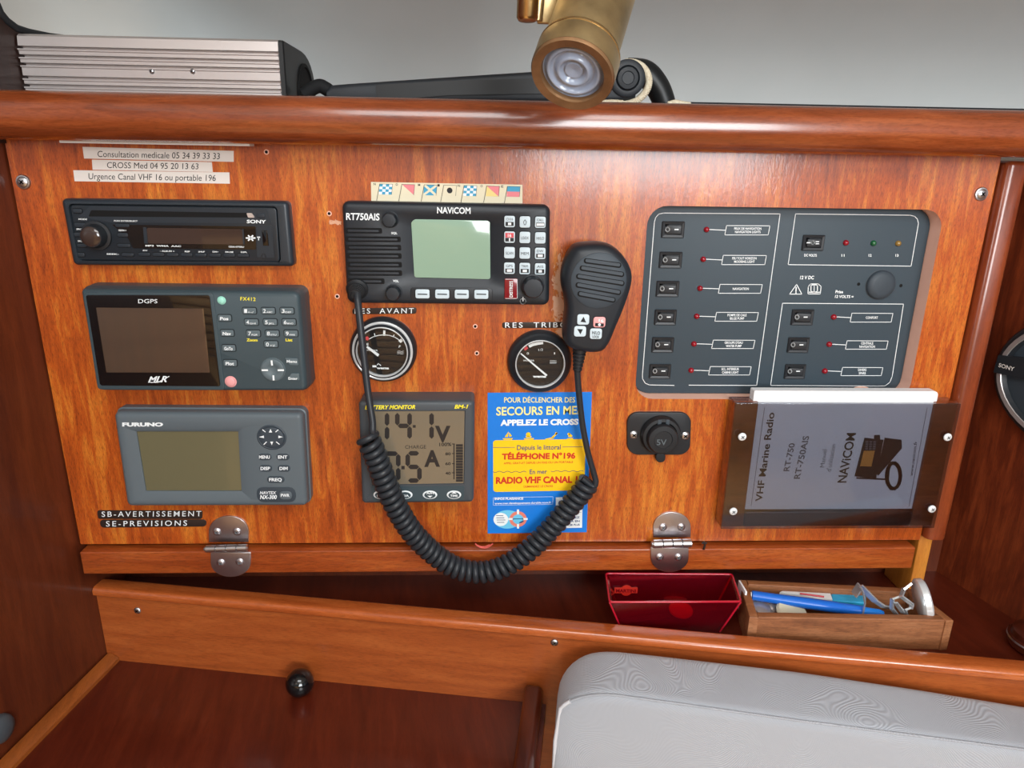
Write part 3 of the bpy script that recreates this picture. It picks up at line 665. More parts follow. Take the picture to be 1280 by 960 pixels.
# ------------------------------------------------------------------ navtex receiver
YF = -0.018
use(80, 500, 4)
nv = thing('navtex_receiver', (A(262, 570, 0).x, 0, A(262, 633, 0).z), 'grey weather receiver with olive screen, lowest instrument on the left', 'navtex receiver')
sq = XP([(362, 157), (871, 157), (888, 455), (410, 455)], YF)
b = B(); o_ = roundp(XP([(243, 62), (1190, 68), (1217, 533), (312, 535)], YF), 0.005, 8); i_ = roundp(XP([(302, 138), (898, 138), (940, 500), (357, 500)], YF), 0.001, 8); s_ = roundp(XP([(362, 157), (871, 157), (888, 455), (410, 455)], YF + 0.003), 0.0005, 8)
L = [Y3(inset(o_, -0.0015), 0.001), Y3(inset(o_, -0.0015), -0.008), Y3(inset(o_, -0.0003), -0.0085), Y3(o_, -0.012)]
for kk in range(4):
    a = math.pi / 2 * kk / 3; L.append(Y3(inset(o_, 0.0045 * (1 - math.cos(a))), YF + 0.0045 * (1 - math.sin(a))))
L += [Y3(i_, YF), Y3(s_, YF + 0.003), Y3(s_, YF + 0.005)]
b.loft(L); obj('body', b, 'furuno', nv, 50)
b = B(); b.plate(s_, YF + 0.0055, YF + 0.0042); obj('screen', b, 'lcd_olive', nv)
b2 = B(); b2.text('FURUNO', (291, 131), (495, 131), 17, YF - 0.0002, bold=0.06)
use(310, 520, 8)
c = X(238, 212, YF); k = K(238, 212, YF)
b = B(); L = [[(x, YF + y_, z) for x, z in circ(c.x, c.z, k * rx, 40, k * rx * 0.92)] for rx, y_ in ((150, 0.001), (148, -0.0004), (136, -0.0008), (130, -0.0004))]; b.loft(L, False, True)
b.loft([[(x, YF + y_, z) for x, z in circ(c.x, c.z, k * rx, 40, k * rx * 0.90)] for rx, y_ in ((126, 0.0), (124, -0.0014), (112, -0.002), (60, -0.0016))], False, True)
obj('cursor_pad', b, 'furuno_key', nv, 50)
YT = YF - 0.0024; z = 0
for pts in (((225, 128), (242, 165), (208, 165)), ((238, 292), (222, 256), (252, 256)), ((110, 210), (158, 196), (160, 222)), ((350, 210), (304, 196), (304, 222))): b2.poly(pts, YT)
for p0, p1 in (((146, 138), (172, 158)), ((300, 140), (278, 158)), ((184, 260), (160, 284)), ((284, 260), (312, 282))): b2.line([p0, p1], 9, YT)
for u, v, w, t in ((166, 412, 130, 'MENU'), (348, 412, 128, 'ENT'), (175, 526, 125, 'DISP'), (358, 526, 122, 'DIM'), (276, 638, 170, 'FREQ')):
    key(nv, u, v, w, 60, YF, 0.0012, 'furuno_key', 0.0028, rim=0.0); hw = {'MENU': 56, 'ENT': 48, 'DISP': 50, 'DIM': 43, 'FREQ': 66}[t]; b2.text(t, (u - hw, v + 14), (u + hw - 4, v + 14), 30, YF - 0.0015, bold=0.03)
key(nv, 282, 788, 390, 150, YF, 0.0006, 'furuno_key', 0.006, 'name_plate'); pw = key(nv, 375, 795, 128, 80, YF - 0.0006, 0.0010, 'furuno', 0.0035)
b2.text('NAVTEX', (118, 782), (282, 782), 28, YF - 0.0009, bold=0.02, shear=0.2); b2.text('NX-300', (120, 830), (288, 830), 38, YF - 0.0009, bold=0.03, shear=0.15); b2.text('PWR', (328, 808), (415, 808), 28, YF - 0.0019, bold=0.03)
obj('print', b2, 'white_print', nv)

# ------------------------------------------------------------------ VHF radio
YF = -0.013
use(410, 220, 4.4138)
vh = thing('marine_radio', (A(560, 315, 0).x, 0, A(560, 380, 0).z), 'black marine VHF radio with pale green screen and white keypad', 'radio')
recessed_body('body', vh, [(72, 138), (1228, 160), (1222, 716), (103, 704)], YF, 0.006, 0.0045, [(432, 216), (926, 226), (938, 596), (446, 590)], 0.010, 0.004, 0.004, 'vhf')
part_poly('screen', vh, [(458, 238), (894, 246), (896, 570), (476, 560)], YF + 0.005, YF + 0.0028, 'lcd_green', 0.002, 0.0003)
for v, u0, u1 in ((300, 93, 297), (347, 96, 400), (393, 100, 403), (439, 103, 405), (487, 106, 407), (533, 108, 408), (578, 109, 311)):
    b = B(); q = XP([(u0, v - 15), (u1, v - 13), (u1 + 2, v + 18), (u0 + 2, v + 16)], YF); b.plate(roundp(q, 0.0012, 4), YF + 0.001, YF - 0.0002, mi=0)
    q2 = XP([(u0 + 14, v - 5), (u1 - 16, v - 3), (u1 - 14, v + 12), (u0 + 16, v + 10)], YF); b.plate(roundp(q2, 0.001, 4), YF + 0.001, YF - 0.0012, 0.0005, mi=1); obj('speaker_slot', b, ['void', 'vhf'], vh)
def knob(parent, u, v, r, Yf, hh, m_='vhf', name='knob', ridged=True):
    c = X(u, v, Yf); r *= K(u, v, Yf); b = B()
    b.lathe(c, (0, -1, 0), [(r * 1.15, -0.0005), (r * 1.12, 0.0008), (r, 0.0012), (r * 0.98, hh * 0.5)], 32)
    n = 48; L = []
    for f, y in ((1.0, hh * 0.5), (0.95, hh * 0.9), (0.86, hh), (0.5, hh * 1.02)):
        L.append([(c.x + r * f * (1 - 0.05 * (1 if ridged and (i % 8) in (0, 1) else 0)) * math.sin(6.2831853 * i / n), Yf - y, c.z + r * f * (1 - 0.05 * (1 if ridged and (i % 8) in (0, 1) else 0)) * math.cos(6.2831853 * i / n)) for i in range(n)])
    b.loft(L, False, True); return obj(name, b, m_, parent, 45)
knob(vh, 345, 240, 40, YF, 0.010); knob(vh, 364, 640, 40, YF, 0.010); knob(vh, 1128, 606, 58, YF, 0.013)
key(vh, 682, 652, 455, 72, YF, 0.0004, 'black', 0.003, 'key_tray')
for u in (521, 630, 738, 846):
    kk = key(vh, u, 651 + (u - 521) * 0.008, 78, 50, YF - 0.0004, 0.0012, 'key_white', 0.0015, 'soft_key', rim=0.0005); b = B(); b.line([(u - 24, 652), (u + 24, 653)], 6, YF - 0.0019); obj('print', b, 'black_print', kk)
use(610, 240, 6.4)
rows = [['CH16', 'LAMP', 'CALL'], ['16', 'LO/DX', 'HI/LO'], ['SCAN', 'MEM', 'DW'], ['GPS', 'TRIM', 'AIS']]
for r_ in range(4):
    for c_ in range(3):
        u = 173 + c_ * 123 - r_ * 0.6; v = 237 + r_ * 124.5 + c_ * 3; t = rows[r_][c_]
        kk = key(vh, u, v, 86, 92, YF, 0.0012, 'key_white', 0.0016, rim=0.0006); b = B(); Yt = YF - 0.0015
        boxed = t in ('CH16', 'CALL', 'DW', 'GPS', 'TRIM', 'AIS')
        if t == 'LAMP':
            b.line([(u, v - 18), (u + 12, v), (u + 4, v + 22), (u - 6, v + 22), (u - 12, v), (u, v - 18)], 4, Yt)
        elif t == '16':
            b.poly([(u - 34, v - 34), (u + 34, v - 34), (u + 34, v + 4), (u - 34, v + 4)], Yt, 1); b.poly([(u - 34, v + 6), (u + 34, v + 6), (u + 34, v + 34), (u - 34, v + 34)], Yt, 0); b.text('16', (u - 14, v - 2), (u + 14, v - 2), 24, Yt - 0.0002, bold=0.02, mi=2); b.line([(u, v + 12), (u, v + 28)], 10, Yt - 0.0002, mi=2)
        elif boxed:
            b.text(t, (u - 26, v - 10), (u + 26, v - 10), 19, Yt, bold=0.0); b.poly([(u - 32, v + 2), (u + 32, v + 2), (u + 32, v + 34), (u - 32, v + 34)], Yt); w_ = {'CH16': 13, 'CALL': 29, 'DW': 20, 'GPS': 20, 'TRIM': 17, 'AIS': 14}[t]; b.poly([(u - w_, v + 8), (u + w_, v + 8), (u + w_, v + 28), (u - w_, v + 28)], Yt - 0.0002, 2)
        else: b.text(t, (u - 30, v + 14), (u + 30, v + 14), 22, Yt, bold=0.0)
        obj('print', b, ['black_print', 'key_red', 'white_print'], kk)
db = key(vh, 184, 775, 104, 165, YF, 0.0016, 'red_gloss', 0.0012, 'distress_cover'); b = B(); b.text('DISTRESS', (197, 842), (197, 712), 24, YF - 0.002, bold=0.02, up=(-24, 0)); b.line([(140, 698), (228, 698)], 3, YF - 0.002); b.line([(234, 700), (234, 850)], 3, YF - 0.002); b.line([(140, 852), (228, 852)], 3, YF - 0.002); obj('print', b, 'white_print', db)
b = B()
for i in range(20):
    a0_, a1_ = ang(-60 + i * 15), ang(-60 + (i + 1) * 15); f = lambda a: (280 + 22 * math.cos(a), 874 + 22 * math.sin(a)); b.line([f(a0_), f(a1_)], 6, YF - 0.0003)
b.line([(280, 842), (280, 872)], 6, YF - 0.0003)
use(410, 220, 4.4138)
b.text('RT750AIS', (100, 241), (284, 244), 36, YF - 0.0003, bold=0.02); b.text('NAViCOM', (602, 205), (786, 208), 33, YF - 0.0003, bold=0.02); b.text('SQL', (349, 320), (382, 321), 11, YF - 0.0003, bold=0.03); b.text('VOL', (358, 584), (390, 586), 12, YF - 0.0003, bold=0.03)
obj('print', b, 'white_print', vh)

# ------------------------------------------------------------------ tank gauges
def gauge(cx, cy, rpx, label, one):
    use(0, 0, 1); c = A(cx, cy, 0); r = rpx * K(cx, cy, 0)
    g = thing('tank_gauge', (c.x, 0, c.z - r), label, 'gauge', 'round water tank gauges')
    b = B(); b.lathe(c, (0, -1, 0), [(r, -0.0005), (r, 0.003), (r * 0.97, 0.0062), (r * 0.90, 0.0085), (r * 0.83, 0.0095), (r * 0.80, 0.0125), (r * 0.765, 0.013), (r * 0.755, 0.010)], 64); obj('bezel', b, 'black', g, 50)
    b = B(); b.lathe(c, (0, -1, 0), [(r * 0.765, 0.0085), (r * 0.765, 0.0130), (r * 0.745, 0.0134), (r * 0.725, 0.0128), (r * 0.725, 0.009)], 64); obj('bezel_ring', b, 'ring_metal', g, 50)
    if one:
        b = B(); b.lathe(c, (0, -1, 0), [(r * 0.90, 0.0080), (r * 0.895, 0.0095), (r * 0.86, 0.0102), (r * 0.825, 0.0098)], 64); obj('outer_ring', b, 'ring_metal', g, 50)
    b = B(); b.lathe(c, (0, -1, 0), [(r * 0.75, 0.008), (0, 0.008)], 64); obj('dial', b, 'dial_black', g)
    return g, c, r
g, c, r = gauge(479.8, 436.0, 41.8, 'black round tank gauge with bright double ring, above the battery monitor', True)
use(430, 385, 9.6); Y = -0.0084; b = B(); o = (480 - 5, 560)
arc = [(300, 372), (350, 346), (415, 328), (480, 322), (545, 328), (610, 350), (665, 385)]
b.line(arc, 9, Y)
for p0, p1, w in (((372, 340), (366, 308), 10), ((482, 322), (484, 280), 26), ((592, 342), (600, 322), 9)): b.line([p0, p1], w, Y)
b.poly([(650, 392), (692, 362), (718, 388), (680, 420)], Y); b.text('F', (655, 475), (682, 475), 26, Y, 0.02, 0.2); b.text('E', (272, 446), (296, 446), 24, Y, 0.02)
b.text('WATER', (268, 515), (405, 520), 20, Y); b.text('wema', (392, 732), (540, 734), 26, Y, bold=0.04)
b.line([(352, 700), (378, 700)], 24, Y); b.line([(400, 682), (412, 665), (440, 690)], 10, Y)
for v in (520, 535, 550): b.line([(640, v), (665, v - 6), (690, v + 4), (712, v - 4)], 4, Y)
obj('print', b, 'white_print', g); b = B(); b.poly([(258, 345), (285, 340), (305, 368), (285, 390), (262, 385)], Y - 0.0001); obj('red_mark', b, 'key_red', g)
b = B(); nd = XP([(268, 470), (282, 452), (425, 555), (408, 580)], Y); b.plate(nd, -0.0086, -0.0094); obj('needle', b, 'white_print', g)
b = B(); b.lathe(c, (0, -1, 0), [(r * 0.73, 0.0112), (r * 0.4, 0.0118), (0, 0.012)], 48); obj('glass', b, 'glass', g)
g, c, r = gauge(674.0, 450.8, 40.0, 'black round tank gauge with long diagonal needle, above the blue sticker', False)
use(630, 400, 9.6); b = B()
b.poly([(290, 302), (340, 278), (400, 264), (470, 258), (470, 290), (410, 298), (350, 312), (308, 332)], Y)
b.text('0', (274, 414), (298, 414), 26, Y, 0.0); b.text('1/2', (414, 372), (468, 368), 26, Y, -0.0); b.text('1', (600, 412), (612, 412), 24, Y); b.text('WATER', (228, 497), (364, 498), 20, Y); b.text('wema', (345, 690), (505, 690), 28, Y, bold=0.05)
for v in (488, 505, 518): b.line([(552, v), (628, v)], 4, Y)
obj('print', b, 'white_print', g)
b = B(); b.poly([(230, 334), (268, 304), (290, 342), (252, 368)], Y - 0.0001); obj('red_mark', b, 'key_red', g)
b = B(); nd = XP([(197, 404), (204, 394), (520, 656), (505, 672)], Y); b.plate(nd, -0.0086, -0.0096); obj('needle', b, 'white_print', g)
b = B(); b.lathe(c, (0, -1, 0), [(r * 0.73, 0.0112), (r * 0.4, 0.0118), (0, 0.012)], 48); obj('glass', b, 'glass', g)

# ------------------------------------------------------------------ battery monitor
YF = -0.027
use(440, 480, 6)
bm_ = thing('battery_monitor', (A(520, 560, 0).x, 0, A(520, 628, 0).z), 'square grey battery monitor showing 14.1 V behind the coiled cord', 'battery monitor')
recessed_body('body', bm_, [(45, 130), (918, 128), (912, 893), (72, 902)], YF, 0.004, 0.004, [(122, 200), (850, 196), (842, 752), (148, 762)], 0.0008, 0.0012, 0.0006, 'bm')
part_poly('display', bm_, [(128, 206), (844, 202), (836, 744), (153, 754)], YF + 0.002, YF + 0.0006, 'lcd_grey', 0.0004)
Y = YF + 0.0004; b = B()
def seg(u, v, w, h, t, on, sl=0.0):
    for s_ in on:
        P = {'a': (0, 0, 1, 0), 'd': (0, 1, 1, 1), 'g': (0, .5, 1, .5), 'f': (0, 0, 0, .5), 'e': (0, .5, 0, 1), 'b': (1, 0, 1, .5), 'c': (1, .5, 1, 1)}[s_]
        x0, y0, x1, y1 = u + P[0] * w, v + P[1] * h, u + P[2] * w, v + P[3] * h; g_ = t * 0.08
        if y0 == y1: pts = [(x0 + g_, y0), (x0 + t / 2 + g_, y0 - t / 2), (x1 - t / 2 - g_, y0 - t / 2), (x1 - g_, y0), (x1 - t / 2 - g_, y0 + t / 2), (x0 + t / 2 + g_, y0 + t / 2)]
        else: pts = [(x0, y0 + g_), (x0 + t / 2, y0 + t / 2 + g_), (x0 + t / 2, y1 - t / 2 - g_), (x0, y1 - g_), (x0 - t / 2, y1 - t / 2 - g_), (x0 - t / 2, y0 + t / 2 + g_)]
        b.poly(pts, Y)
seg(168, 214, 95, 206, 34, 'bc'); seg(340, 214, 92, 200, 34, 'fgbc'); seg(505, 214, 92, 200, 34, 'bc'); b.poly([(456, 308), (478, 308), (478, 328), (456, 328)], Y)
seg(205, 522, 142, 205, 34, 'abc'); seg(418, 520, 88, 204, 34, 'afgcd'); b.poly([(370, 615), (395, 615), (395, 640), (370, 640)], Y)
b.text('V', (622, 430), (738, 430), 110, Y, bold=0.04); b.text('A', (542, 616), (660, 614), 112, Y, bold=0.04); b.text('CHARGE', (398, 486), (555, 484), 26, Y)
b.text('100%', (655, 466), (745, 464), 24, Y, 0.02); b.text('80', (700, 534), (740, 534), 20, Y, 0.02); b.text('60', (700, 608), (740, 608), 20, Y, 0.02); b.text('40', (700, 680), (740, 680), 20, Y, 0.02)
b.line([(765, 450), (765, 712)], 8, Y)
for v in (450, 522, 598, 666): b.line([(752, v), (768, v)], 6, Y)
for i in range(14): b.poly([(780, 452 + i * 20.3), (832, 452 + i * 20.3), (832, 469 + i * 20.3), (780, 469 + i * 20.3)], Y)
obj('print', b, 'segment', bm_)
part_poly('key_strip', bm_, [(142, 770), (842, 766), (838, 872), (160, 880)], YF + 0.001, YF - 0.0003, 'grey_blue', 0.0008)
b2 = B()
for u, t in ((215, 'BAT'), (400, 'V/A'), (585, 'A/H'), (765, 'TIME')):
    c = X(u, 830, YF - 0.0003); k = K(u, 830, YF); b = B(); b.loft([[(x, YF - y_, z) for x, z in circ(c.x, c.z, k * rx, 32, k * rx * 0.64)] for rx, y_ in ((54, 0.0), (54, 0.0008), (47, 0.0013), (46, 0.001))], False, True); kk = obj('button', b, 'white_print', bm_)
    b = B(); b.flat(circ(c.x, c.z, k * 42, 32, k * 26), YF - 0.0015); obj('key_center', b, 'grey_blue', kk)
    b2.text(t, (u - 28, 826 if u == 585 else 846), (u + 28, 826 if u == 585 else 846), 15, YF - 0.0017, bold=0.03)
b2.poly([(565, 838), (605, 838), (585, 852)], YF - 0.0017); b2.poly([(765, 806), (785, 822), (745, 822)], YF - 0.0017)
obj('print', b2, 'white_print', bm_)
b = B(); b.text('BATTERY MONITOR', (96, 190), (474, 186), 28, YF - 0.0003, bold=0.03, shear=0.25); b.text('BM-1', (768, 184), (872, 183), 27, YF - 0.0003, bold=0.03, shear=0.25); obj('print', b, 'yellow_print', bm_)

# ------------------------------------------------------------------ blue sticker
use(600, 480, 4.8); Y = -0.0004
b = B(); b.plate(XP([(46, 53), (672, 48), (640, 889), (46, 897)], Y), 0, Y)
st = obj('rescue_sticker', b, 'blue'); tag(st, 'blue and yellow sea rescue sticker with French text beneath the right gauge', 'sticker')
b = B(); b.poly([(78, 338), (634, 330), (626, 638), (80, 648)], Y - 0.0002, r=0.003)
for pts in (((135, 326), (198, 324), (190, 335), (143, 335)), ((168, 318), (172, 284), (148, 318)), ((176, 318), (174, 290), (192, 312)), ((262, 326), (325, 324), (318, 334), (268, 334)), ((272, 312), (310, 312), (306, 322), (278, 322)), ((388, 330), (440, 318), (445, 326), (400, 334)), ((520, 328), (560, 322), (556, 332), (526, 334)), ((430, 318), (462, 290), (466, 296), (440, 324)), ((528, 318), (536, 292), (556, 312), (548, 320))): b.poly(pts, Y - 0.00025)
c = X(290, 302, Y); k = K(290, 300, Y); b.flat(circ(c.x, c.z, k * 14, 16), Y - 0.00025); c = X(458, 296, Y); b.flat(circ(c.x, c.z, k * 8, 12), Y - 0.00025); c = X(532, 300, Y); b.flat(circ(c.x, c.z, k * 8, 12), Y - 0.00025)
obj('yellow_block', b, 'sticker_yellow', st)
b = B(); b.text('POUR DÉCLENCHER DES', (145, 111), (570, 110), 30, Y - 0.0003, bold=0.012); b.text('SECOURS EN MER', (98, 188), (622, 180), 48, Y - 0.0003, bold=0.02); obj('print', b, 'sticker_pale', st)
b = B(); b.text('APPELEZ LE CROSS', (122, 249), (590, 243), 32, Y - 0.0003, bold=0.05)
b.text('INFOS PLAISANCE', (88, 695), (260, 693), 12, Y - 0.0003, bold=0.04); b.text('www.mer.developpement-durable.gouv.fr', (88, 722), (428, 716), 11, Y - 0.0003, bold=0.02)
b.line([(80, 682), (438, 676), (436, 722), (80, 728)], 1.6, Y - 0.0002, closed=True)
obj('print', b, 'white_print', st)
b = B(); b.text('Depuis le littoral', (222, 396), (484, 392), 28, Y - 0.0004, bold=0.012); b.text('En mer', (298, 540), (402, 538), 26, Y - 0.0004, bold=0.012)
for pts in (((80, 381), (208, 380)), ((496, 378), (616, 376))): b.line(pts, 3, Y - 0.0004)
for x0, x1 in ((80, 276), (426, 620)): b.line([(x0 + (x1 - x0) * i / 24, 527 - (x0 - 80) * 0.012 + 4 * math.sin(i * 1.05)) for i in range(25)], 3, Y - 0.0004)
obj('print', b, 'navy_print', st)
b = B(); b.text('TÉLÉPHONE N°196', (132, 452), (572, 446), 32, Y - 0.0004, bold=0.045); b.text('APPEL GRATUIT DEPUIS UN FIXE OU UN PORTABLE', (142, 482), (558, 474), 12, Y - 0.0004, bold=0.01)
b.text('RADIO VHF CANAL 16', (95, 597), (618, 590), 36, Y - 0.0004, bold=0.045); b.text('DEMANDEZ LE CROSS', (262, 622), (438, 618), 12, Y - 0.0004, bold=0.01); obj('print', b, 'red_print', st)
b = B(); k = K(200, 800, Y)
def dsc(u, v, rr, mi, dy, ry=None):
    c = X(u, v, Y); b.flat(circ(c.x, c.z, k * rr, 32, k * (ry or rr)), Y - dy, mi)
dsc(165, 812, 84, 0, 0.0002, 62); dsc(125, 812, 44, 1, 0.0003); dsc(228, 810, 52, 2, 0.0003); dsc(228, 810, 32, 0, 0.0004)
for a in range(4):
    dx, dy = math.cos(ang(a * 90)), math.sin(ang(a * 90)); b.line([(228 + dx * 33, 810 + dy * 33), (228 + dx * 52, 810 + dy * 52)], 13, Y - 0.0004, mi=1)
for i, v in enumerate((790, 803, 816, 830)): b.line([(98 + i * 2, v), (150 - abs(i - 2) * 6, v)], 4, Y - 0.0004, mi=3)
b.line([(198, 810), (258, 808)], 5, Y - 0.0005, mi=3); b.line([(240, 832), (258, 824)], 9, Y - 0.0005, mi=3)
obj('emblem', b, ['sky_print', 'white_print', 'coral', 'navy_print'], st)
b = B(); b.poly([(455, 680), (616, 676), (612, 862), (455, 866)], Y - 0.0002, 0); b.line([(462, 772), (608, 770)], 1.5, Y - 0.0003, mi=1)
for i, t in enumerate(('FLASHEZ', 'POUR EN', 'SAVOIR PLUS')): b.text(t, (500, 808 + i * 22), (598, 806 + i * 22), 11, Y - 0.0003, bold=0.03, mi=1)
obj('info_box', b, ['white_print', 'navy_print'], st)

# ------------------------------------------------------------------ switch panel
YS = 0.0155
sp = thing('switch_panel', ((xl + xr) / 2, YS, zbt), 'dark slate electrical switch panel with rocker switches and red lights', 'switch panel')
b = B(); b.plate(roundp(inset(CUT, 0.0006), 0.0165, 8), 0.0188, YS, 0.0004); obj('panel_plate', b, 'switch_panel', sp)
b2 = B(); YT = YS - 0.00025
def rocker(u, v, w, h, kind=0):
    b = B(); q = rect(u, v, w, h, YS); L = roundp(q, 0.0008, 4)
    b.loft([Y3(L, YS + 0.0005), Y3(L, YS - 0.0012), Y3(inset(L, 0.0006), YS - 0.0018), Y3(inset(L, 0.0026), YS - 0.0014), Y3(inset(L, 0.003), YS - 0.0005)], False, True); fr = obj('switch', b, 'black', sp)
    b = B(); qq = roundp(inset(q, 0.0034), 0.0012, 4); tl = 0.0 if kind else -0.13; b.plate(qq, YS - 0.0003, YS - 0.0032, 0.0006, tilt=tl); rk = obj('rocker', b, 'black', fr)
    b = B(); Yt = YS - 0.0052; s = w / 105
    if kind:
        f = lambda a, rr: (u + rr * math.cos(a), v + rr * math.sin(a)); b.line([f(ang(i * 30), 8 * s) for i in range(13)], 4 * s, YS - 0.0034)
        b.line([(u - 28 * s, v), (u - 14 * s, v)], 5 * s, YS - 0.0034)
        for d in (-5, 5): b.line([(u + 15 * s, v + d * s), (u + 29 * s, v + d * s)], 4 * s, YS - 0.0034)
    else:
        x0 = u - 24 * s; k_ = K(u, v, YS); yl = YS - 0.0032 - 0.13 * (-24 * s * k_) - 0.0003; yr = YS - 0.0032 - 0.13 * (18 * s * k_) - 0.0004
        f = lambda a: (x0 + 9 * s * math.cos(a), v + 10 * s * math.sin(a)); b.line([f(ang(i * 30)) for i in range(13)], 4 * s, yl)
        b.line([(u + 10 * s, v), (u + 25 * s, v)], 5 * s, yr)
    obj('print', b, 'white_print', rk)
def led(u, v, m_):
    r = 13 * K(u, v, YS) * (CR[2] / 3.69); b = B(); b.lathe(X(u, v, YS), (0, -1, 0), [(r, -0.0003), (r, 0.0008), (r * 0.85, 0.002), (r * 0.5, 0.0029), (0, 0.0032)], 20); obj('indicator_light', b, m_, sp, 60)
def labelbox(u0, u1, v0, v1, lu, lv, lines):
    sl = 5; mid = (v0 + v1) / 2
    b2.line([(u0 + sl, v0), (u1 + sl * .6, v0 + 1), (u1 - sl, v1), (u0 - sl * .6, v1)], 2.6, YT, closed=True); b2.line([(lu + 14, lv), (u0, mid)], 3, YT)
    cx_ = (u0 + u1) / 2; h = 10.5
    for i, (t, w) in enumerate(lines):
        y = mid + h / 2 if len(lines) == 1 else mid - 2.5 + i * 15.5
        b2.text(t, (cx_ - w / 2 + 2, y), (cx_ + w / 2 + 2, y), h, YT, bold=0.02)
use(780, 240, 3.69)
sw = [(225, 173, 104, 76), (214, 313, 104, 75), (200, 446, 104, 73), (190, 577, 100, 71), (178, 704, 100, 70), (165, 826, 98, 66)]
leds = [(380, 173), (365, 310), (350, 444), (335, 573), (322, 700), (309, 822)]
bx = [(468, 670, 155, 198), (453, 654, 292, 335), (438, 635, 426, 467), (422, 617, 555, 596), (407, 601, 683, 722), (393, 584, 805, 844)]
tx = [[('FEUX DE NAVIGATION', 125), ('NAVIGATION LIGHTS', 118)], [('FEU TOUT HORIZON', 112), ('MOORING LIGHT', 95)], [('NAVIGATION', 74)], [('POMPE DE CALE', 88), ('BILGE PUMP', 66)], [("GROUPE D'EAU", 84), ('WATER PUMP', 72)], [('ECL. INTERIEUR', 80), ('CABINE LIGHT', 76)]]
for s_, l_, x_, t_ in zip(sw, leds, bx, tx):
    rocker(*s_); led(*l_, 'led_red'); labelbox(*x_, *l_, t_)
fr = [(230, 892), (118, 890), (98, 882), (86, 862), (85, 845), (140, 140), (146, 118), (160, 102), (182, 97), (720, 101), (612, 892), (300, 891)]; b2.line(fr, 3, YT)
use(960, 240, 3.69)
rocker(207, 234, 100, 72, 1); led(358, 234, 'led_red'); led(485, 236, 'led_green'); led(599, 237, 'led_amber')
b2.line([(127, 101), (655, 107), (676, 112), (689, 125), (694, 145), (660, 342), (93, 335)], 3, YT, closed=True)
b2.text('DC VOLTS', (167, 297), (225, 298), 11, YT, bold=0.03)
for t, u in (('11', 339), ('12', 464), ('13', 588)): b2.text(t, (u, 298), (u + 14, 298), 11, YT, bold=0.03)
b2.text('12 V DC', (147, 402), (213, 402), 15, YT, bold=0.03, shear=0.2); b2.text('Prise', (310, 466), (346, 467), 13, YT, bold=0.03, shear=0.2); b2.text('12 VOLTS =', (308, 488), (395, 489), 12, YT, bold=0.03, shear=0.2)
b2.line([(132, 426), (156, 471), (100, 471)], 3.5, YT, closed=True); b2.line([(130, 440), (129, 458)], 5, YT); b2.line([(129, 464), (129, 466)], 5, YT)
b2.line([(196, 424), (232, 424), (245, 436), (241, 470), (184, 470), (186, 436), (196, 424)], 3.5, YT); b2.line([(213, 428), (213, 462)], 3, YT)
for d in (-1, 1): b2.line([(213 + d * 4, 428), (213 + d * 15, 430), (213 + d * 15, 458), (213 + d * 3, 462)], 4, YT)
b2.line([(190, 462), (212, 464), (240, 462)], 4, YT)
c = X(516, 427, YS); r = 66 * K(516, 427, YS); b = B(); b.lathe(c, (0, -1, 0), [(r * 1.04, -0.0005), (r * 1.04, 0.0003), (r * 0.99, 0.0004), (r * 0.98, 0.0025), (r * 0.88, 0.0045), (r * 0.6, 0.0052), (0, 0.0055)], 48); obj('socket_cap', b, 'furuno_key', sp, 60)
for u, v in ((418, 425), (613, 432)):
    b = B(); b.lathe(X(u, v, YS), (0, -1, 0), [(0.0016, 0), (0.0012, 0.0002), (0, 0.0001)], 12); obj('screw_hole', b, 'void', sp)
for s_, l_, x_, t_ in zip([(157, 577, 100, 72), (138, 705, 97, 70), (123, 827, 95, 66)], [(302, 576), (281, 702), (261, 825)], [(382, 573, 559, 600), (360, 551, 686, 725), (339, 527, 809, 847)], [[('CONFORT', 56)], [('CENTRALE', 56), ('NAVIGATION', 72)], [('DIVERS', 38), ('SPARE', 32)]]):
    rocker(*s_); led(*l_, 'led_red'); labelbox(*x_, *l_, t_)
b2.line([(67, 513), (625, 517), (573, 850), (562, 878), (540, 894), (505, 895), (12, 892)], 3, YT, closed=True)
b2.text('mm', (478, 918), (508, 918), 9, YT, bold=0.02)
obj('print', b2, 'white_print', sp)
b = B(); c = X(428, 914, YS); k = K(428, 914, YS); b.loft([[(x, YS - y_, z) for x, z in circ(c.x, c.z, k * rx, 28, k * rx * 0.45)] for rx, y_ in ((43, -0.0004), (42, 0.002), (34, 0.0035), (15, 0.0042))], False, True); obj('fixing_plug', b, 'cut_edge', sp, 60)

# ------------------------------------------------------------------ manual holder and manual
use(880, 470, 3.765); YF = -0.021; YW = -0.017
mh = thing('manual_holder', (A(1045, 580, 0).x, 0, A(1045, 660, 0).z), 'smoked acrylic and wood wall pocket holding the radio manual', 'holder')
AQ = XP([(140, 118), (1208, 142), (1084, 716), (92, 718)], YF); xl2 = (AQ[0][0] + AQ[3][0]) / 2; xr2 = (AQ[1][0] + AQ[2][0]) / 2; zt2 = (AQ[0][1] + AQ[1][1]) / 2; zb2 = (AQ[2][1] + AQ[3][1]) / 2
for nm, lo, hi in (('side_batten', (xl2, YW, zb2), (xl2 + 0.023, -0.0002, zt2)), ('side_batten', (xr2 - 0.022, YW, zb2), (xr2, -0.0002, zt2)), ('bottom_batten', (xl2 + 0.0232, YW, zb2), (xr2 - 0.0222, -0.0002, zb2 + 0.016))):
    b = B(); b.box(lo, hi, 0.0012); obj(nm, b, 'divider' if nm == 'bottom_batten' else 'rail', mh)
b = B(); b.box((xl2, YF, zb2 - 0.0003), (xr2, YW - 0.0002, zt2), 0.0004); obj('acrylic_front', b, 'acrylic', mh)
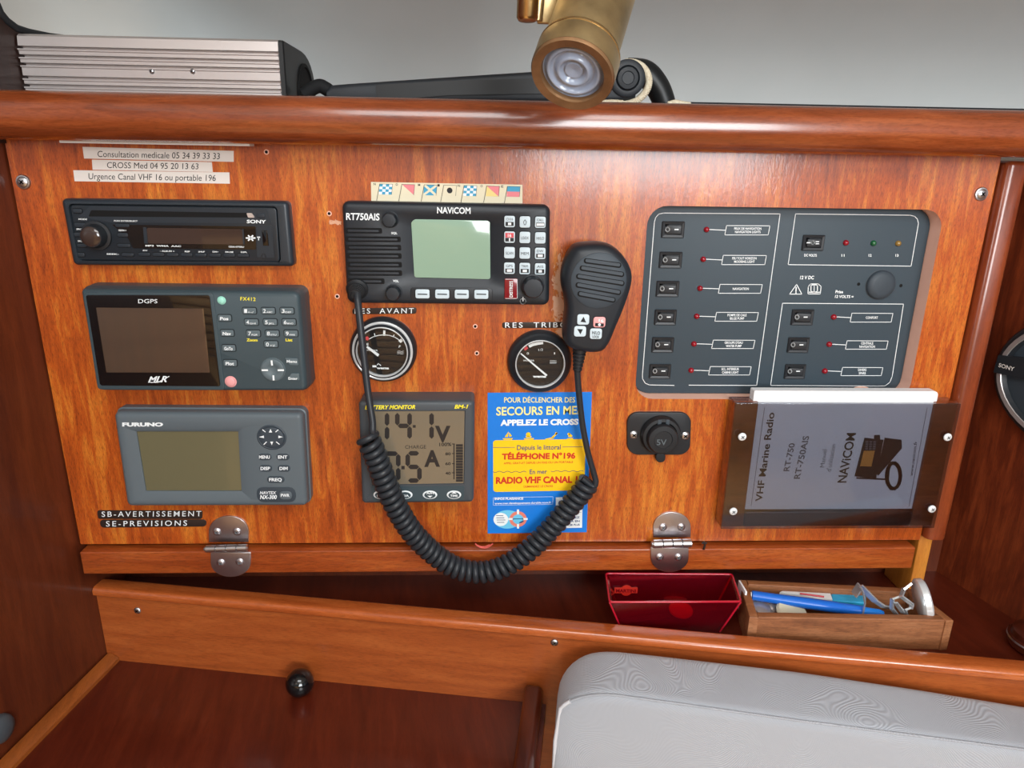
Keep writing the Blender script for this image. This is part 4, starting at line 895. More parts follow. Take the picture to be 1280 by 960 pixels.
for u, v in ((180, 286), (138, 637), (1147, 288), (1073, 626)): screw(mh, u, v, YF, 0.0038, m=('white_plastic', 'grey_print'))
YB = -0.0142
bk = thing('radio_manual', (A(1050, 560, 0).x, -0.008, A(1050, 640, 0).z), 'white printed radio manual standing in the smoked acrylic pocket', 'booklet')
BQ = XP([(228, 64), (1108, 88), (986, 626), (180, 618)], YB); bl, br_ = (BQ[0][0] + BQ[3][0]) / 2, (BQ[1][0] + BQ[2][0]) / 2; bt, bb = (BQ[0][1] + BQ[1][1]) / 2 + 0.001, zb2 + 0.0175
b = B(); b.plate(roundp([(bl, bt), (br_, bt), (br_, bb), (bl, bb)], [0.001, 0.004, 0.001, 0.001], 5), -0.004, YB + 0.0004); obj('pages', b, 'booklet', bk)
b = B(); b.plate(roundp([(bl - 0.0005, bt - 0.0125), (br_ - 0.003, bt - 0.0125), (br_ - 0.003, bb), (bl - 0.0005, bb)], 0.0015, 5), YB + 0.0004, YB); cv = obj('cover', b, 'booklet', bk)
YT = YB - 0.0002
b = B(); b.text('VHF Marine Radio', (272, 590), (332, 172), 30, YT, bold=0.02, up=(-30, 0)); b.text('NAViCOM', (668, 502), (715, 268), 42, YT, bold=0.02, up=(-40, 0))
b.line([(285, 148), (222, 610)], 2, YT); b.line([(1050, 150), (965, 612)], 2, YT); b.text('www.navicom.fr', (982, 470), (1003, 308), 13, YT, bold=0.01, up=(-14, 0)); obj('print', b, 'black_print', cv)
b = B(); b.text('RT-750', (400, 448), (428, 316), 26, YT, bold=0.02, up=(-26, 0)); b.text('RT-750AIS', (450, 484), (495, 282), 28, YT, bold=0.02, up=(-27, 0)); b.text('Manuel', (566, 430), (578, 345), 18, YT, up=(-20, 0)); b.text("d'utilisation", (596, 450), (620, 322), 18, YT, up=(-20, 0)); obj('print', b, 'grey_print', cv)
b = B(); b.poly([(755, 290), (845, 300), (810, 485), (708, 472)], YT, 0); b.poly([(850, 290), (930, 300), (932, 340), (880, 400), (820, 470), (812, 460)], YT - 0.0001, 0); b.poly([(800, 278), (828, 276), (830, 300), (800, 300)], YT - 0.0001, 0)
b.poly([(752, 352), (804, 352), (788, 426), (734, 424)], YT - 0.0002, 1)
for i in range(4):
    for j in range(3): b.poly([(762 + j * 18 - i * 1, 306 + i * 11), (774 + j * 18 - i, 306 + i * 11), (773 + j * 18 - i, 314 + i * 11), (761 + j * 18 - i, 314 + i * 11)], YT - 0.0002, 2)
b.line([(720, 480), (850, 486)], 8, YT, mi=0)
b.line([(892 + 32 * math.cos(ang(a)), 470 + 60 * math.sin(ang(a))) for a in range(0, 361, 20)], 17, YT - 0.0001, mi=0); b.line([(880, 410), (868, 440), (862, 500), (880, 530)], 14, YT, mi=0)
obj('radio_picture', b, ['black_print', 'orange_print', 'grey_print'], cv)

# ------------------------------------------------------------------ power socket and hinges
use(770, 500, 4.363)
ps = thing('power_socket', (A(825, 545, 0).x, 0, A(825, 570, 0).z), 'black oval-plated power socket with round cap right of the blue sticker', 'socket')
b = B(); b.plate(roundp(XP([(60, 68), (412, 68), (404, 300), (62, 300)], -0.003), 0.011, 8), 0.0005, -0.003, 0.0008); obj('base_plate', b, 'black', ps)
Y = -0.003; c = X(240, 185, Y); k = K(240, 185, Y); b = B(); b.lathe(c, (0, -1, 0), [(k * 108, -0.0003), (k * 108, 0.004), (k * 100, 0.0075), (k * 84, 0.008), (k * 80, 0.003)], 40); obj('socket_ring', b, 'black_soft', ps, 50)
c = X(240, 190, Y); b = B(); b.lathe(c, (0, -1, 0), [(k * 82, 0.003), (k * 82, 0.011), (k * 76, 0.013), (k * 50, 0.0135), (k * 47, 0.0128), (0, 0.0128)], 40); capo = obj('cap', b, 'black_soft', ps, 50)
b = B(); b.text('5V', (222, 246), (276, 246), 30, Y - 0.0132, bold=0.01); obj('print', b, 'furuno', capo)
b = B(); b.plate(roundp(XP([(215, 290), (272, 290), (268, 342), (220, 342)], -0.006), 0.004, 6), -0.002, -0.006, 0.0008); obj('cap_tab', b, 'black_soft', capo)
for u in (238, 282):
    b = B(); b.plate(roundp(rect(u, 128, 20, 40, -0.011), 0.0006, 4), -0.008, -0.0112, 0.0003); obj('cap_lug', b, 'furuno_key', capo)
screw(ps, 97, 190, -0.003, 0.0042); screw(ps, 377, 195, -0.003, 0.0042)
def hinge(cr, top, bot, kn_, scr, label):
    use(*cr); Y = -0.0018
    h = thing('hinge', X(*bot[len(bot) // 2], Y), label, 'hinge', 'polished hinges of the panel')
    b = B(); b.plate(XP(top, Y), 0.0, Y, 0.0005); lf = obj('leaf', b, 'steel_brushed', h)
    b = B(); b.plate(XP(bot, -0.0118), -0.0101, -0.0118, 0.0005); lf2 = obj('leaf', b, 'steel_brushed', h)
    (u0, v0), (u1, v1) = kn_[0], kn_[1]; p0, p1 = X(u0, v0, -0.011), X(u1, v1, -0.011); d = (p1 - p0); L_ = d.length; r = kn_[2] * K(u0, v0, -0.011)
    for i in range(4):
        a = p0 + d * (i / 4 + 0.004); b = B(); l = L_ / 4 * 0.96; b.lathe(a, d, [(0, 0), (r * 0.8, 0), (r, 0.0004), (r, l - 0.0004), (r * 0.8, l), (0, l)], 20); obj('knuckle', b, 'steel', h, 40)
    b = B(); b.lathe(p0 - d * 0.05, d, [(0, 0), (r * 0.5, 0.0004), (r * 0.62, 0.0012), (r * 0.62, L_ * 1.05), (0, L_ * 1.06)], 16); obj('pin', b, 'steel', h, 50)
    for i, (u, v) in enumerate(scr): screw(lf if i < 2 else lf2, u, v, Y if i < 2 else -0.0118, 0.0040, m=('steel_brushed', 'grey_print'))
def dshape(u0, u1, vflat, vtip, n=16):
    cx_, hw = (u0 + u1) / 2, (u1 - u0) / 2; side = vflat + (vtip - vflat) * 0.42
    pts = [(u0, vflat), (u0, side)] + [(cx_ - hw * math.cos(math.pi * i / n), side + (vtip - side) * math.sin(math.pi * i / n)) for i in range(1, n)] + [(u1, side), (u1, vflat)]
    return pts
hinge((100, 630, 5.565), dshape(895, 1172, 266, 84), [(u + 6, v) for u, v in dshape(902, 1180, 338, 508)], ((875, 312), (1168, 304), 26), ((952, 193), (1092, 192), (980, 408), (1112, 404)), 'steel hinge under the weather receiver, left of the two')
hinge((770, 500, 4.363), dshape(203, 408, 750, 612), [(u, v) for u, v in dshape(190, 396, 806, 940)], ((200, 785), (412, 780), 23), ((256, 694), (356, 692), (238, 857), (340, 857)), 'steel hinge below the power socket, right of the two')
use(0, 0, 1)
b = B(); b.tube([A(x, y, -0.0115) for x, y in ((594, 679.5), (597, 682.5), (601, 684.5), (606, 685), (611, 683.5), (616, 679.5))], 0.0008, 8); b.tube([A(x, y, -0.0117) for x, y in ((597, 681.5), (601, 683.2), (606, 683.4), (612, 681))], 0.0006, 8)
tag(obj('cord_loop', b, 'red_wire', smooth=60), 'small pinkish red cord loop in the panel joint below the sticker', 'cord')
b = B(); p = A(879.5, 681, -0.011); b.tube([p + Vector((0, 0, 0.004)), p + Vector((0.001, -0.001, 0)), p + Vector((0.0005, 0, -0.005))], 0.0011, 8); b.tube([p + Vector((-0.002, 0, 0.002)), p + Vector((0.003, 0, 0.002))], 0.0009, 8)
tag(obj('catch', b, 'tape', smooth=60), 'tiny dark metal catch in the panel joint right of the right hinge', 'catch')

# ------------------------------------------------------------------ hand microphone and coiled cord
use(680, 290, 5.05); YF = -0.043
hm = thing('hand_microphone', (A(745, 370, 0).x, -0.002, A(740, 437, -0.03).z), 'black hand-held radio microphone hanging between radio and switch panel', 'microphone')
out = [(195, 78), (290, 63), (380, 66), (450, 98), (508, 160), (543, 230), (551, 300), (528, 390), (492, 490), (452, 585), (412, 680), (372, 735), (320, 752), (250, 748), (180, 732), (134, 700), (118, 650), (124, 560), (132, 480), (124, 400), (110, 340), (108, 270), (122, 200), (150, 135)]
def smoothloop(pts, n=4):
    res = []; m = len(pts)
    for i in range(m):
        p0, p1, p2, p3 = (Vector(pts[(i + j - 1) % m]) for j in range(4))
        for j in range(n):
            t = j / n; res.append(tuple(0.5 * ((2 * p1) + (p2 - p0) * t + (2 * p0 - 5 * p1 + 4 * p2 - p3) * t * t + (3 * p1 - p0 - 3 * p2 + p3) * t ** 3)))
    return res
o_ = smoothloop(XP(out, -0.030)); b = B()
b.loft([Y3(inset(o_, i_), y_) for i_, y_ in ((0.008, -0.006), (0.003, -0.010), (0.0005, -0.018), (0, -0.026), (0.0003, -0.033), (0.0015, -0.0385), (0.004, -0.0418), (0.007, -0.043))]); obj('body', b, 'vhf', hm, 70)
c = X(345, 308, YF); r = 176 * K(345, 308, YF); b = B(); b.lathe(c, (0, -1, 0), [(r, -0.0005), (r, 0.0003), (r * 0.985, 0.0006), (r * 0.6, 0.0009), (0, 0.001)], 48); obj('speaker_grille', b, 'furuno_key', hm, 50)
for p0, p1 in (((252, 180), (488, 212)), ((226, 226), (506, 270)), ((203, 278), (508, 326)), ((200, 332), (486, 384)), ((212, 388), (452, 432))):
    b = B(); d = Vector(p1) - Vector(p0); d.normalize(); n = Vector((-d.y, d.x)) * 17
    q = [tuple(Vector(p0) - n), tuple(Vector(p1) - n), tuple(Vector(p1) + n), tuple(Vector(p0) + n)]; Yq = YF - 0.0012
    b.plate(roundp(XP(q, Yq), 0.002, 5), YF, Yq, 0.0, mi=0); n2 = n * 0.6; off = n * 0.15
    q = [tuple(Vector(p0) - n2 - off + d * 10), tuple(Vector(p1) - n2 - off - d * 8), tuple(Vector(p1) + n2 - off - d * 8), tuple(Vector(p0) + n2 - off + d * 10)]
    b.plate(roundp(XP(q, Yq), 0.001, 5), YF, Yq - 0.0003, 0.0, mi=1); obj('grille_slot', b, ['void', 'furuno_key'], hm)
for (u, v, m_, t) in ((248, 553, 'key_white', 'u'), (350, 570, 'pink', 'm'), (228, 628, 'key_white', 'd'), (328, 643, 'key_white', 't')):
    kk = key(hm, u, v, 76, 66, YF, 0.0012, m_, 0.002, rim=0.0004); b = B(); Yt = YF - 0.0015
    if t == 'u': b.poly([(u + 2, v - 18), (u + 18, v + 18), (u - 18, v + 14)], Yt)
    if t == 'd': b.poly([(u + 2, v + 18), (u + 18, v - 14), (u - 18, v - 16)], Yt)
    if t == 'm': b.poly([(u - 26, v + 4), (u + 28, v + 8), (u + 26, v + 28), (u - 28, v + 24)], Yt); b.text('16', (u - 4, v - 4), (u + 26, v), 16, Yt, bold=0.02, mi=1); c = X(u, v + 15, Yt); b.flat(circ(c.x, c.z, 0.0012, 16), Yt - 0.0002, 1)
    if t == 't': b.text('H/LO', (u - 24, v + 2), (u + 26, v + 6), 20, Yt, bold=0.02); b.text('LOCK', (u - 22, v + 24), (u + 20, v + 27), 14, Yt, bold=0.02)
    obj('print', b, ['black_print', 'white_print'], kk)
b = B(); q = smoothloop(XP([(132, 190), (150, 132), (190, 86), (206, 96), (170, 140), (152, 196)], -0.026), 3); b.plate(q, -0.016, -0.032, 0.001); obj('talk_button', b, 'black_soft', hm, 60)
b = B(); c0 = X(225, 742, -0.028); c1 = X(210, 880, -0.028); d = c1 - c0; prof = [(0.0062, -0.004)]
for i in range(6): h_ = d.length * i / 6; prof += [(0.0062 - i * 0.0004, h_), (0.0062 - i * 0.0004, h_ + d.length * 0.09), (0.0048 - i * 0.0003, h_ + d.length * 0.1), (0.0048 - i * 0.0003, h_ + d.length * 0.155)]
prof.append((0.0032, d.length)); b.lathe(c0, d, prof, 20); obj('strain_relief', b, 'black_soft', hm, 30)
b = B(); b.lathe(A(752, 350, -0.0002), (0, -1, 0), [(0.011, 0), (0.011, 0.002), (0.007, 0.003), (0.007, 0.008)], 24); obj('hang_button', b, 'steel', hm)
cc = thing('coiled_cord', (A(600, 700, -0.03).x, -0.03, A(600, 728, -0.03).z), 'dark grey coiled cord looping from radio to hand microphone', 'cord')
use(430, 480, 3.69)
cen = [(108, 240), (120, 275), (145, 330), (185, 438), (237, 560), (312, 680), (402, 772), (500, 840), (600, 867), (700, 856), (800, 806), (880, 742), (960, 660), (1035, 572), (1095, 500), (1130, 452)]
yc = [-0.044, -0.045, -0.044, -0.043, -0.042, -0.038, -0.034, -0.032, -0.031, -0.030, -0.026, -0.022, -0.018, -0.016, -0.016, -0.016]
P = [X(u, v, y) for (u, v), y in zip(cen, yc)]
dense = []
for i in range(len(P) - 1):
    p0, p1, p2, p3 = P[max(i - 1, 0)], P[i], P[i + 1], P[min(i + 2, len(P) - 1)]
    for j in range(20):
        t = j / 20; dense.append(0.5 * ((2 * p1) + (p2 - p0) * t + (2 * p0 - 5 * p1 + 4 * p2 - p3) * t * t + (3 * p1 - p0 - 3 * p2 + p3) * t ** 3))
dense.append(P[-1]); cum = [0]
for a, b_ in zip(dense, dense[1:]): cum.append(cum[-1] + (b_ - a).length)
tot = cum[-1]; turns = 49; npt = turns * 18; hel = []
import bisect
for i in range(npt + 1):
    s_ = tot * i / npt; k_ = min(max(bisect.bisect(cum, s_) - 1, 0), len(dense) - 2); f = (s_ - cum[k_]) / max(1e-9, cum[k_ + 1] - cum[k_])
    p = dense[k_].lerp(dense[k_ + 1], f); k0, k1 = max(k_ - 6, 0), min(k_ + 7, len(dense) - 1); tt = (dense[k1] - dense[k0]).normalized()
    e1 = tt.cross(Vector((0, 1, 0))).normalized(); e2 = tt.cross(e1); a = 2 * math.pi * turns * i / npt
    R = 0.0080
    hel.append(p + e1 * math.cos(a) * R + e2 * math.sin(a) * R)
b = B(); b.tube(hel, 0.0031, 10); obj('coil', b, 'cord', cc, 80)
def spline(pts, n=8):
    r = []
    for i in range(len(pts) - 1):
        p0, p1, p2, p3 = pts[max(i - 1, 0)], pts[i], pts[i + 1], pts[min(i + 2, len(pts) - 1)]
        for j in range(n):
            t = j / n; r.append(0.5 * ((2 * p1) + (p2 - p0) * t + (2 * p0 - 5 * p1 + 4 * p2 - p3) * t * t + (3 * p1 - p0 - 3 * p2 + p3) * t ** 3))
    return r + [pts[-1]]
use(0, 0, 1)
b = B(); b.tube(spline([A(446.5, 366, -0.024), A(448, 384, -0.030), A(453, 430, -0.036), A(460, 490, -0.042), A(465.5, 526, -0.047), A(466, 540, -0.049)] + [hel[0]]), 0.0031, 12); obj('straight_lead', b, 'cord', cc, 80)
b = B(); b.tube(spline([A(721.5, 462, -0.028), A(723.5, 490, -0.024), A(728, 530, -0.020), A(735, 566, -0.018), A(743, 594, -0.016), A(744.5, 603, -0.016), A(741, 608, -0.016)] + [hel[-1]]), 0.0029, 12); obj('straight_lead', b, 'cord', cc, 80)
b = B(); c0 = A(446.5, 361, -0.0128); d = Vector((0.004, -1, -0.25)).normalized()
prof = [(0.0095, 0), (0.0095, 0.002), (0.0075, 0.0035)]
for i in range(5): prof += [(0.0072 - i * 0.0006, 0.004 + i * 0.002), (0.0072 - i * 0.0006, 0.0053 + i * 0.002), (0.0062 - i * 0.0006, 0.0055 + i * 0.002)]
b.lathe(c0, d, prof + [(0.003, 0.0145), (0, 0.0145)], 20); obj('plug', b, 'black_soft', cc, 35)

# ------------------------------------------------------------------ things on the upper shelf
use(0, 0, 1)
inv = thing('power_inverter', (-0.305, 0.08, 1.213), 'silver ribbed metal power box with black end on the upper shelf', 'power box')
y0, y1, zb_, zt_ = 0.028, 0.14, 1.213, 1.2865
prof = [(y1, zb_), (y1, zb_ + 0.045)] + [(y1 - 0.045 * (1 - math.cos(ang(a))), zb_ + 0.045 + (zt_ - zb_ - 0.045) * math.sin(ang(a))) for a in (15, 30, 45, 60, 75, 90)] + [(y0 + 0.004, zt_), (y0 + 0.001, zt_ - 0.002)]
z = zt_ - 0.0105; ribs = []
for zz in (1.2755, 1.2690, 1.2627, 1.2527, 1.2464, 1.2402, 1.2340): prof += [(y0, zz + 0.0016), (y0 + 0.007, zz + 0.0013), (y0 + 0.007, zz - 0.0005), (y0 - 0.0014, zz - 0.0008), (y0 - 0.0014, zz - 0.0018), (y0, zz - 0.0022)]
prof += [(y0, zb_)]
xa, xb = -0.4125, -0.2005
b = B(); b.loft([[(x, y, z) for y, z in prof] for x in (xa, xb)]); obj('housing', b, 'silver', inv, 30)
pr2 = [(y, z) for y, z in prof if not (y < y0 + 0.01 and z < zt_ - 0.004)] + [(y0 + 0.001, zb_)]
b = B(); b.loft([[(x, y, z) for y, z in inset(pr2, i_)] for x, i_ in ((xb + 0.0001, 0.0002), (xb + 0.0035, 0.0004), (xb + 0.0045, 0.0015))]); ec = obj('end_cap', b, 'arm_edge', inv, 40)
b = B(); c = Vector((xb + 0.0044, 0.098, 1.246)); b.lathe(c, (1, 0, 0), [(0.030, 0), (0.030, 0.0015), (0.027, 0.002), (0.0265, 0.0004), (0, 0.0004)], 40); obj('fan_opening', b, 'void', ec)
for px in (190, 241): screw3(inv, A(px, 89, y0 - 0.0002), (0, -1, 0), 0.0022)
# black folded arm
Ya = 0.035
am = thing('folding_arm', (A(640, 110, Ya).x, Ya, 1.213), 'long black bar with round pivot lying on the upper shelf', 'bar')
def loft_px(name, secs, ydep, m_, bev=0.004):
    b = B(); L = []
    for (x, yt, yb) in secs:
        t_, q = A(x, yt, Ya), A(x, yb, Ya); L.append([(t_.x, y_, z_) for y_, z_ in roundp([(Ya, t_.z), (Ya, q.z), (Ya + ydep, q.z), (Ya + ydep, t_.z)], bev, 4)])
    b.loft(L); return obj(name, b, m_, am, 50)
loft_px('bar', [(408, 112, 124), (414, 106, 126), (440, 104, 128), (560, 96, 128), (660, 89.5, 128), (745, 84, 127), (775, 80, 127), (797, 80, 124)], 0.03, 'arm')
b = B(); L = []
for (x, yt, yb) in ((470, 106, 126), (560, 101, 119), (660, 98, 117), (700, 97, 117)):
    t_, q = A(x, yt, Ya - 0.002), A(x, yb, Ya - 0.002); L.append([(t_.x, Ya - 0.0015, t_.z), (t_.x, Ya - 0.0015, q.z), (t_.x, Ya + 0.004, q.z), (t_.x, Ya + 0.004, t_.z)])
b.loft(L); obj('side_rib', b, 'arm_edge', am)
c = A(784, 98, Ya); k = K(784, 98, Ya); b = B(); b.lathe(c, (0, -1, 0), [(k * 22, -0.03), (k * 22, 0.002), (k * 20, 0.003), (k * 15, 0.003), (k * 14, 0.0015), (k * 12.5, 0.004), (k * 8, 0.0046), (k * 7, 0.004), (0, 0.004)], 40); obj('pivot', b, 'arm', am, 40)
b = B(); pts = spline([A(x, y, Ya + 0.028) for x, y in ((784, 90), (806, 92), (820, 106), (828, 122), (833, 140))]); b.tube(pts, lambda f: 0.012 - 0.002 * f, 14); obj('curved_end', b, 'arm_edge', am, 70)
b = B(); b.tube(spline([A(x, y, Ya + 0.02) for x, y in ((380, 118), (392, 110), (400, 107.5), (406, 110), (412, 114))]), 0.006, 10); obj('strap', b, 'dark_cloth', am, 70)
rp = thing('rope', (A(790, 120, Ya).x, Ya, 1.213), 'cream braided rope wound around the end of the black bar', 'rope')
def braid(name, pts, r):
    P_ = spline(pts, 14)
    for ph in range(1):
        b = B(); n = len(P_); loops = []
        b.tube(P_, r, 10)
        for st_ in range(3):
            hp = []
            for i in range(n * 2 - 1):
                p = P_[i // 2] if i % 2 == 0 else (P_[i // 2] + P_[i // 2 + 1]) / 2; t_ = (P_[min(i // 2 + 1, n - 1)] - P_[max(i // 2 - 1, 0)]).normalized(); e1 = t_.cross(Vector((0.1, 1, 0.2))).normalized(); e2 = t_.cross(e1); a = i * 0.42 + st_ * 2.094; hp.append(p + (e1 * math.cos(a) + e2 * math.sin(a)) * r * 0.75)
            b.tube(hp, r * 0.5, 6)
        obj(name, b, 'rope', rp, 70)
braid('loop', [A(x, y, Ya + 0.003 - 0.0 * x) for x, y in ((782, 78), (792, 78.5), (802, 83), (809, 92), (811, 103), (807, 115), (797, 125), (785, 130), (775, 131))], 0.0027)
braid('tail', [A(x, y, 0.02) for x, y in ((732, 128), (742, 129), (752, 129.5), (766, 129), (778, 130))], 0.0026)
braid('tail', [A(x, y, 0.03) for x, y in ((836, 131), (844, 129), (852, 130.5), (862, 132))], 0.0025)

# ------------------------------------------------------------------ brass reading lamp
lm = thing('reading_lamp', A(715, 94, -0.2), 'aged brass spot lamp with round glass lens hanging above the rail', 'lamp')
view = (A(715, 94, -0.2) - CAM).normalized(); right = Vector((ROT[0][0], ROT[1][0], ROT[2][0])); upv = Vector((ROT[0][1], ROT[1][1], ROT[2][1]))
tip = A(715, 94, -0.2); axl = (view * 0.524 + upv * 0.809 + right * 0.268).normalized()
kk_ = K(715, 94, -0.2); R_ = 53.0 * kk_
b = B(); b.lathe(tip, axl, [(R_ * 0.74, 0.003), (R_ * 0.77, -0.0005), (R_ * 0.97, -0.0012), (R_, 0.001), (R_ * 1.0, 0.0145), (R_ * 0.965, 0.0165)], 56); bz = obj('bezel', b, ['copper'], lm, 40)
b = B(); b.lathe(tip, axl, [(R_ * 1.005, 0.0008), (R_ * 1.01, 0.0143), (R_ * 0.97, 0.0166)], 56); obj('collar', b, 'brass', lm, 50)
b = B(); b.lathe(tip, axl, [(R_ * 0.955, 0.0165), (R_ * 0.95, 0.0195), (R_ * 0.92, 0.02), (R_ * 0.92, 0.10), (R_ * 0.85, 0.108), (0, 0.11)], 56); obj('barrel', b, 'brass', lm, 40)
b = B(); b.lathe(tip, axl, [(R_ * 0.97, 0.0150), (R_ * 1.005, 0.0154), (R_ * 1.012, 0.0162), (R_ * 1.0, 0.0172), (R_ * 0.965, 0.0175)], 56); obj('collar_lip', b, 'brass_bright', lm, 50)
b = B(); pl = []
for i in range(0, 41):
    f = i / 40; pl.append((R_ * 0.80 * (1 - f), 0.0035 + (0.0016 * math.sin(f * 20) if f < 0.75 else 0.004 * (f - 0.75))))
b.lathe(tip, axl, pl, 56); obj('lens', b, 'lens', lm, 70)
b = B(); b.lathe(tip, axl, [(R_ * 0.80, 0.0012), (0, 0.0006)], 48); obj('lens_glass', b, 'glass', lm, 70)
Yb = -0.15
b = B(); c = A(659, 25, Yb); k = K(659, 25, Yb); zl_ = 1.4145 - c.z; b.lathe(c, (0.02, 0.06, 1), [(0, -0.001), (k * 11, -0.0005), (k * 13.5, 0.001), (k * 13.5, zl_), (k * 26, zl_ + 0.0005), (k * 26, zl_ + 0.005), (0, zl_ + 0.005)], 28); obj('bracket_post', b, 'brass_bright', lm, 40)
b = B(); q_ = c + Vector((0.0008, 0.0024, 0.045)); b.tube([q_, tip + axl * 0.085], 0.0055, 16); b.lathe(q_ + Vector((0, 0, -0.01)), (0, 0, 1), [(0, 0), (0.0095, 0), (0.0105, 0.001), (0.0105, 0.019), (0.0095, 0.02), (0, 0.02)], 24); obj('swivel', b, 'brass', lm, 40)
b = B(); q0, q1 = A(672, 26, Yb + 0.004), A(684, 30, Yb + 0.006); b.tube([q0, q0 + Vector((0.003, 0, 0.04))], 0.0032, 10); b.box((q0.x, q0.y + 0.002, q0.z - 0.001), (q1.x + 0.006, q0.y + 0.006, q0.z + 0.05), 0.0008); obj('bracket_arm', b, 'brass', lm, 40)

# ------------------------------------------------------------------ red tray, orange disc, wooden box and its contents
def corner_box(name, parent, top, zt_, zb_, tap, m_, wall, floor_t=0.002):
    ctr = sum((Vector(p) for p in top), Vector((0, 0))) / 4; lo = [tuple(ctr + (Vector(p) - ctr) * tap) for p in top]
    def lay(pts, z): return [(x, y, z) for x, y in pts]
    tin = inset(top, wall); lin_ = inset(lo, wall)
    b = B(); b.loft([lay(lo, zb_), lay(top, zt_), lay(tin, zt_), lay(lin_, zb_ + floor_t)], True, True); return obj(name, b, m_, parent, 20)
rt = thing('red_tray', (0.16, -0.036, 0.757), 'translucent red plastic tray on the shelf below the right hinge', 'tray')
top = [(0.0985, -0.014), (0.2262, -0.0165), (0.2225, -0.0655), (0.0965, -0.0655)]
rt_t = [AZ(757, 717, 0.797), AZ(915, 718, 0.797), AZ(926, 752, 0.797), AZ(763, 756, 0.797)]; top = [(p.x, p.y) for p in rt_t]
top[2] = (top[2][0], top[3][1] + 0.003); top[3] = (top[3][0], top[3][1] + 0.004)
corner_box('body', rt, top, 0.797, 0.7574, 0.76, 'red_acrylic', 0.0025)
ctr = sum((Vector(p) for p in top), Vector((0, 0))) / 4; lo_ = [ctr + (Vector(p) - ctr) * 0.76 for p in top]
b = B(); b.tube([(p[0], p[1], 0.7972) for p in roundp(top, 0.003, 4)], 0.0011, 8, closed=True)
obj('rim', b, 'red_edge', rt, 60)
for p, q in zip(top, lo_): b = B(); b.tube([(p[0], p[1], 0.7968), (q.x, q.y, 0.7594)], 0.0010, 8); obj('corner_edge', b, 'red_edge', rt, 60)
b = B()
yq = max(p[1] for p in top) - 0.0055
use(740, 700, 6.4)
c = X(275, 245, yq - 0.001); k = K(275, 245, yq); b.plate(circ(c.x, c.z, k * 46, 28), yq, yq - 0.0012, mi=0); b.plate(rect(272, 246, 184, 40, yq - 0.0016), yq, yq - 0.0016, mi=0); b.text('MARTINI', (192, 258), (352, 260), 24, yq - 0.0019, bold=0.03, mi=1)
obj('logo', b, ['red_print', 'red_gloss'], rt)
b = B(); c = AZ(851, 762.5, 0.7675); b.lathe(c, (0, -0.1, 1), [(0, -0.0012), (0.0115, -0.0012), (0.012, 0), (0.0115, 0.0014), (0, 0.0014)], 32); tag(obj('disc', b, 'orange_disc'), 'bright orange-red round disc lying inside the red plastic tray', 'disc')
bxn = thing('wooden_box', (0.318, -0.045, 0.757), 'open weathered wooden box of pens and metal bits on the shelf', 'box')
bt_ = [AZ(923, 724, 0.790), AZ(1141, 735, 0.790), AZ(1192, 775, 0.790), AZ(937, 771, 0.790)]; bp = [Vector((p.x, p.y)) for p in bt_]
def wallp(name, p, q, th_, z0=0.7573, z1=0.790):
    d = (q - p).normalized(); n = Vector((d.y, -d.x)) * th_; b = B(); b.prism([tuple(p), tuple(q), tuple(q + n), tuple(p + n)], z0, z1, 0.0012); obj(name, b, 'teak', bxn)
dd = lambda i, j: (bp[j] - bp[i]).normalized()
wallp('back_wall', bp[0] + dd(0, 1) * 0.0081, bp[1] - dd(0, 1) * 0.0081, 0.008); wallp('front_wall', bp[2] - dd(3, 2) * 0.0081, bp[3] + dd(3, 2) * 0.0081, 0.008)
wallp('end_wall', bp[1], bp[2], 0.008); wallp('end_wall', bp[3], bp[0], 0.008)
b = B(); cb = sum(bp, Vector((0, 0))) / 4; b.prism([tuple(cb + (p - cb) * 0.93) for p in bp], 0.7573, 0.7605); obj('base', b, 'teak', bxn)
pn_ = thing('pen', AZ(1000, 755, 0.785), 'thick dark blue pen lying across the wooden box', 'pen', None)
pa, pb = AZ(939, 744, 0.787), AZ(1078, 764, 0.783); d = pb - pa; b = B(); b.lathe(pa, d, [(0, 0), (0.0035, 0), (0.0047, 0.0008), (0.0050, 0.03), (0.0055, d.length * 0.55), (0.0055, d.length * 0.78), (0.0052, d.length * 0.785), (0.0052, d.length), (0, d.length)], 24); obj('barrel', b, 'pen_blue', pn_, 40)
b = B(); b.lathe(pb - d.normalized() * 0.001, d, [(0.0044, 0), (0.0042, 0.016), (0.003, 0.02), (0, 0.02)], 24); obj('tip', b, 'blue', pn_, 40); b = B(); b.lathe(pa, d, [(0, -0.0008), (0.003, -0.0008), (0.0034, 0.0004)], 20); obj('end_plug', b, 'white_plastic', pn_)
ct = thing('utility_knife', AZ(1020, 742, 0.78), 'white and light blue plastic cutter lying behind the blue pen', 'cutter')
qa = [AZ(x, y, 0.780) for x, y in ((974, 744), (984, 739), (1000, 737), (1036, 741), (1040, 753), (1022, 752), (1000, 747))]
b = B(); b.prism([(p.x, p.y) for p in qa], 0.776, 0.784, 0.001); obj('handle', b, 'white_plastic', ct)
qa = [AZ(x, y, 0.780) for x, y in ((1038, 745), (1082, 747), (1082, 757), (1040, 754))]; b = B(); b.prism([(p.x, p.y) for p in qa], 0.776, 0.7835, 0.0015); obj('sleeve', b, 'cutter_blue', ct)
b = B(); c0, c1 = AZ(1000, 742, 0.7848), AZ(1030, 746, 0.7848); b.tube([c0, c1], 0.0009, 8); obj('slider', b, 'key_red', ct)
b = B(); c = AZ(990, 766, 0.778); b.lathe(c, (0.15, -0.35, 0.9), [(0, -0.002), (0.015, -0.002), (0.0155, 0), (0.014, 0.0025), (0.004, 0.003), (0, 0.003)], 36); tag(obj('plastic_disc', b, 'cream', smooth=40), 'cream round disc half hidden at the front of the wooden box', 'disc')
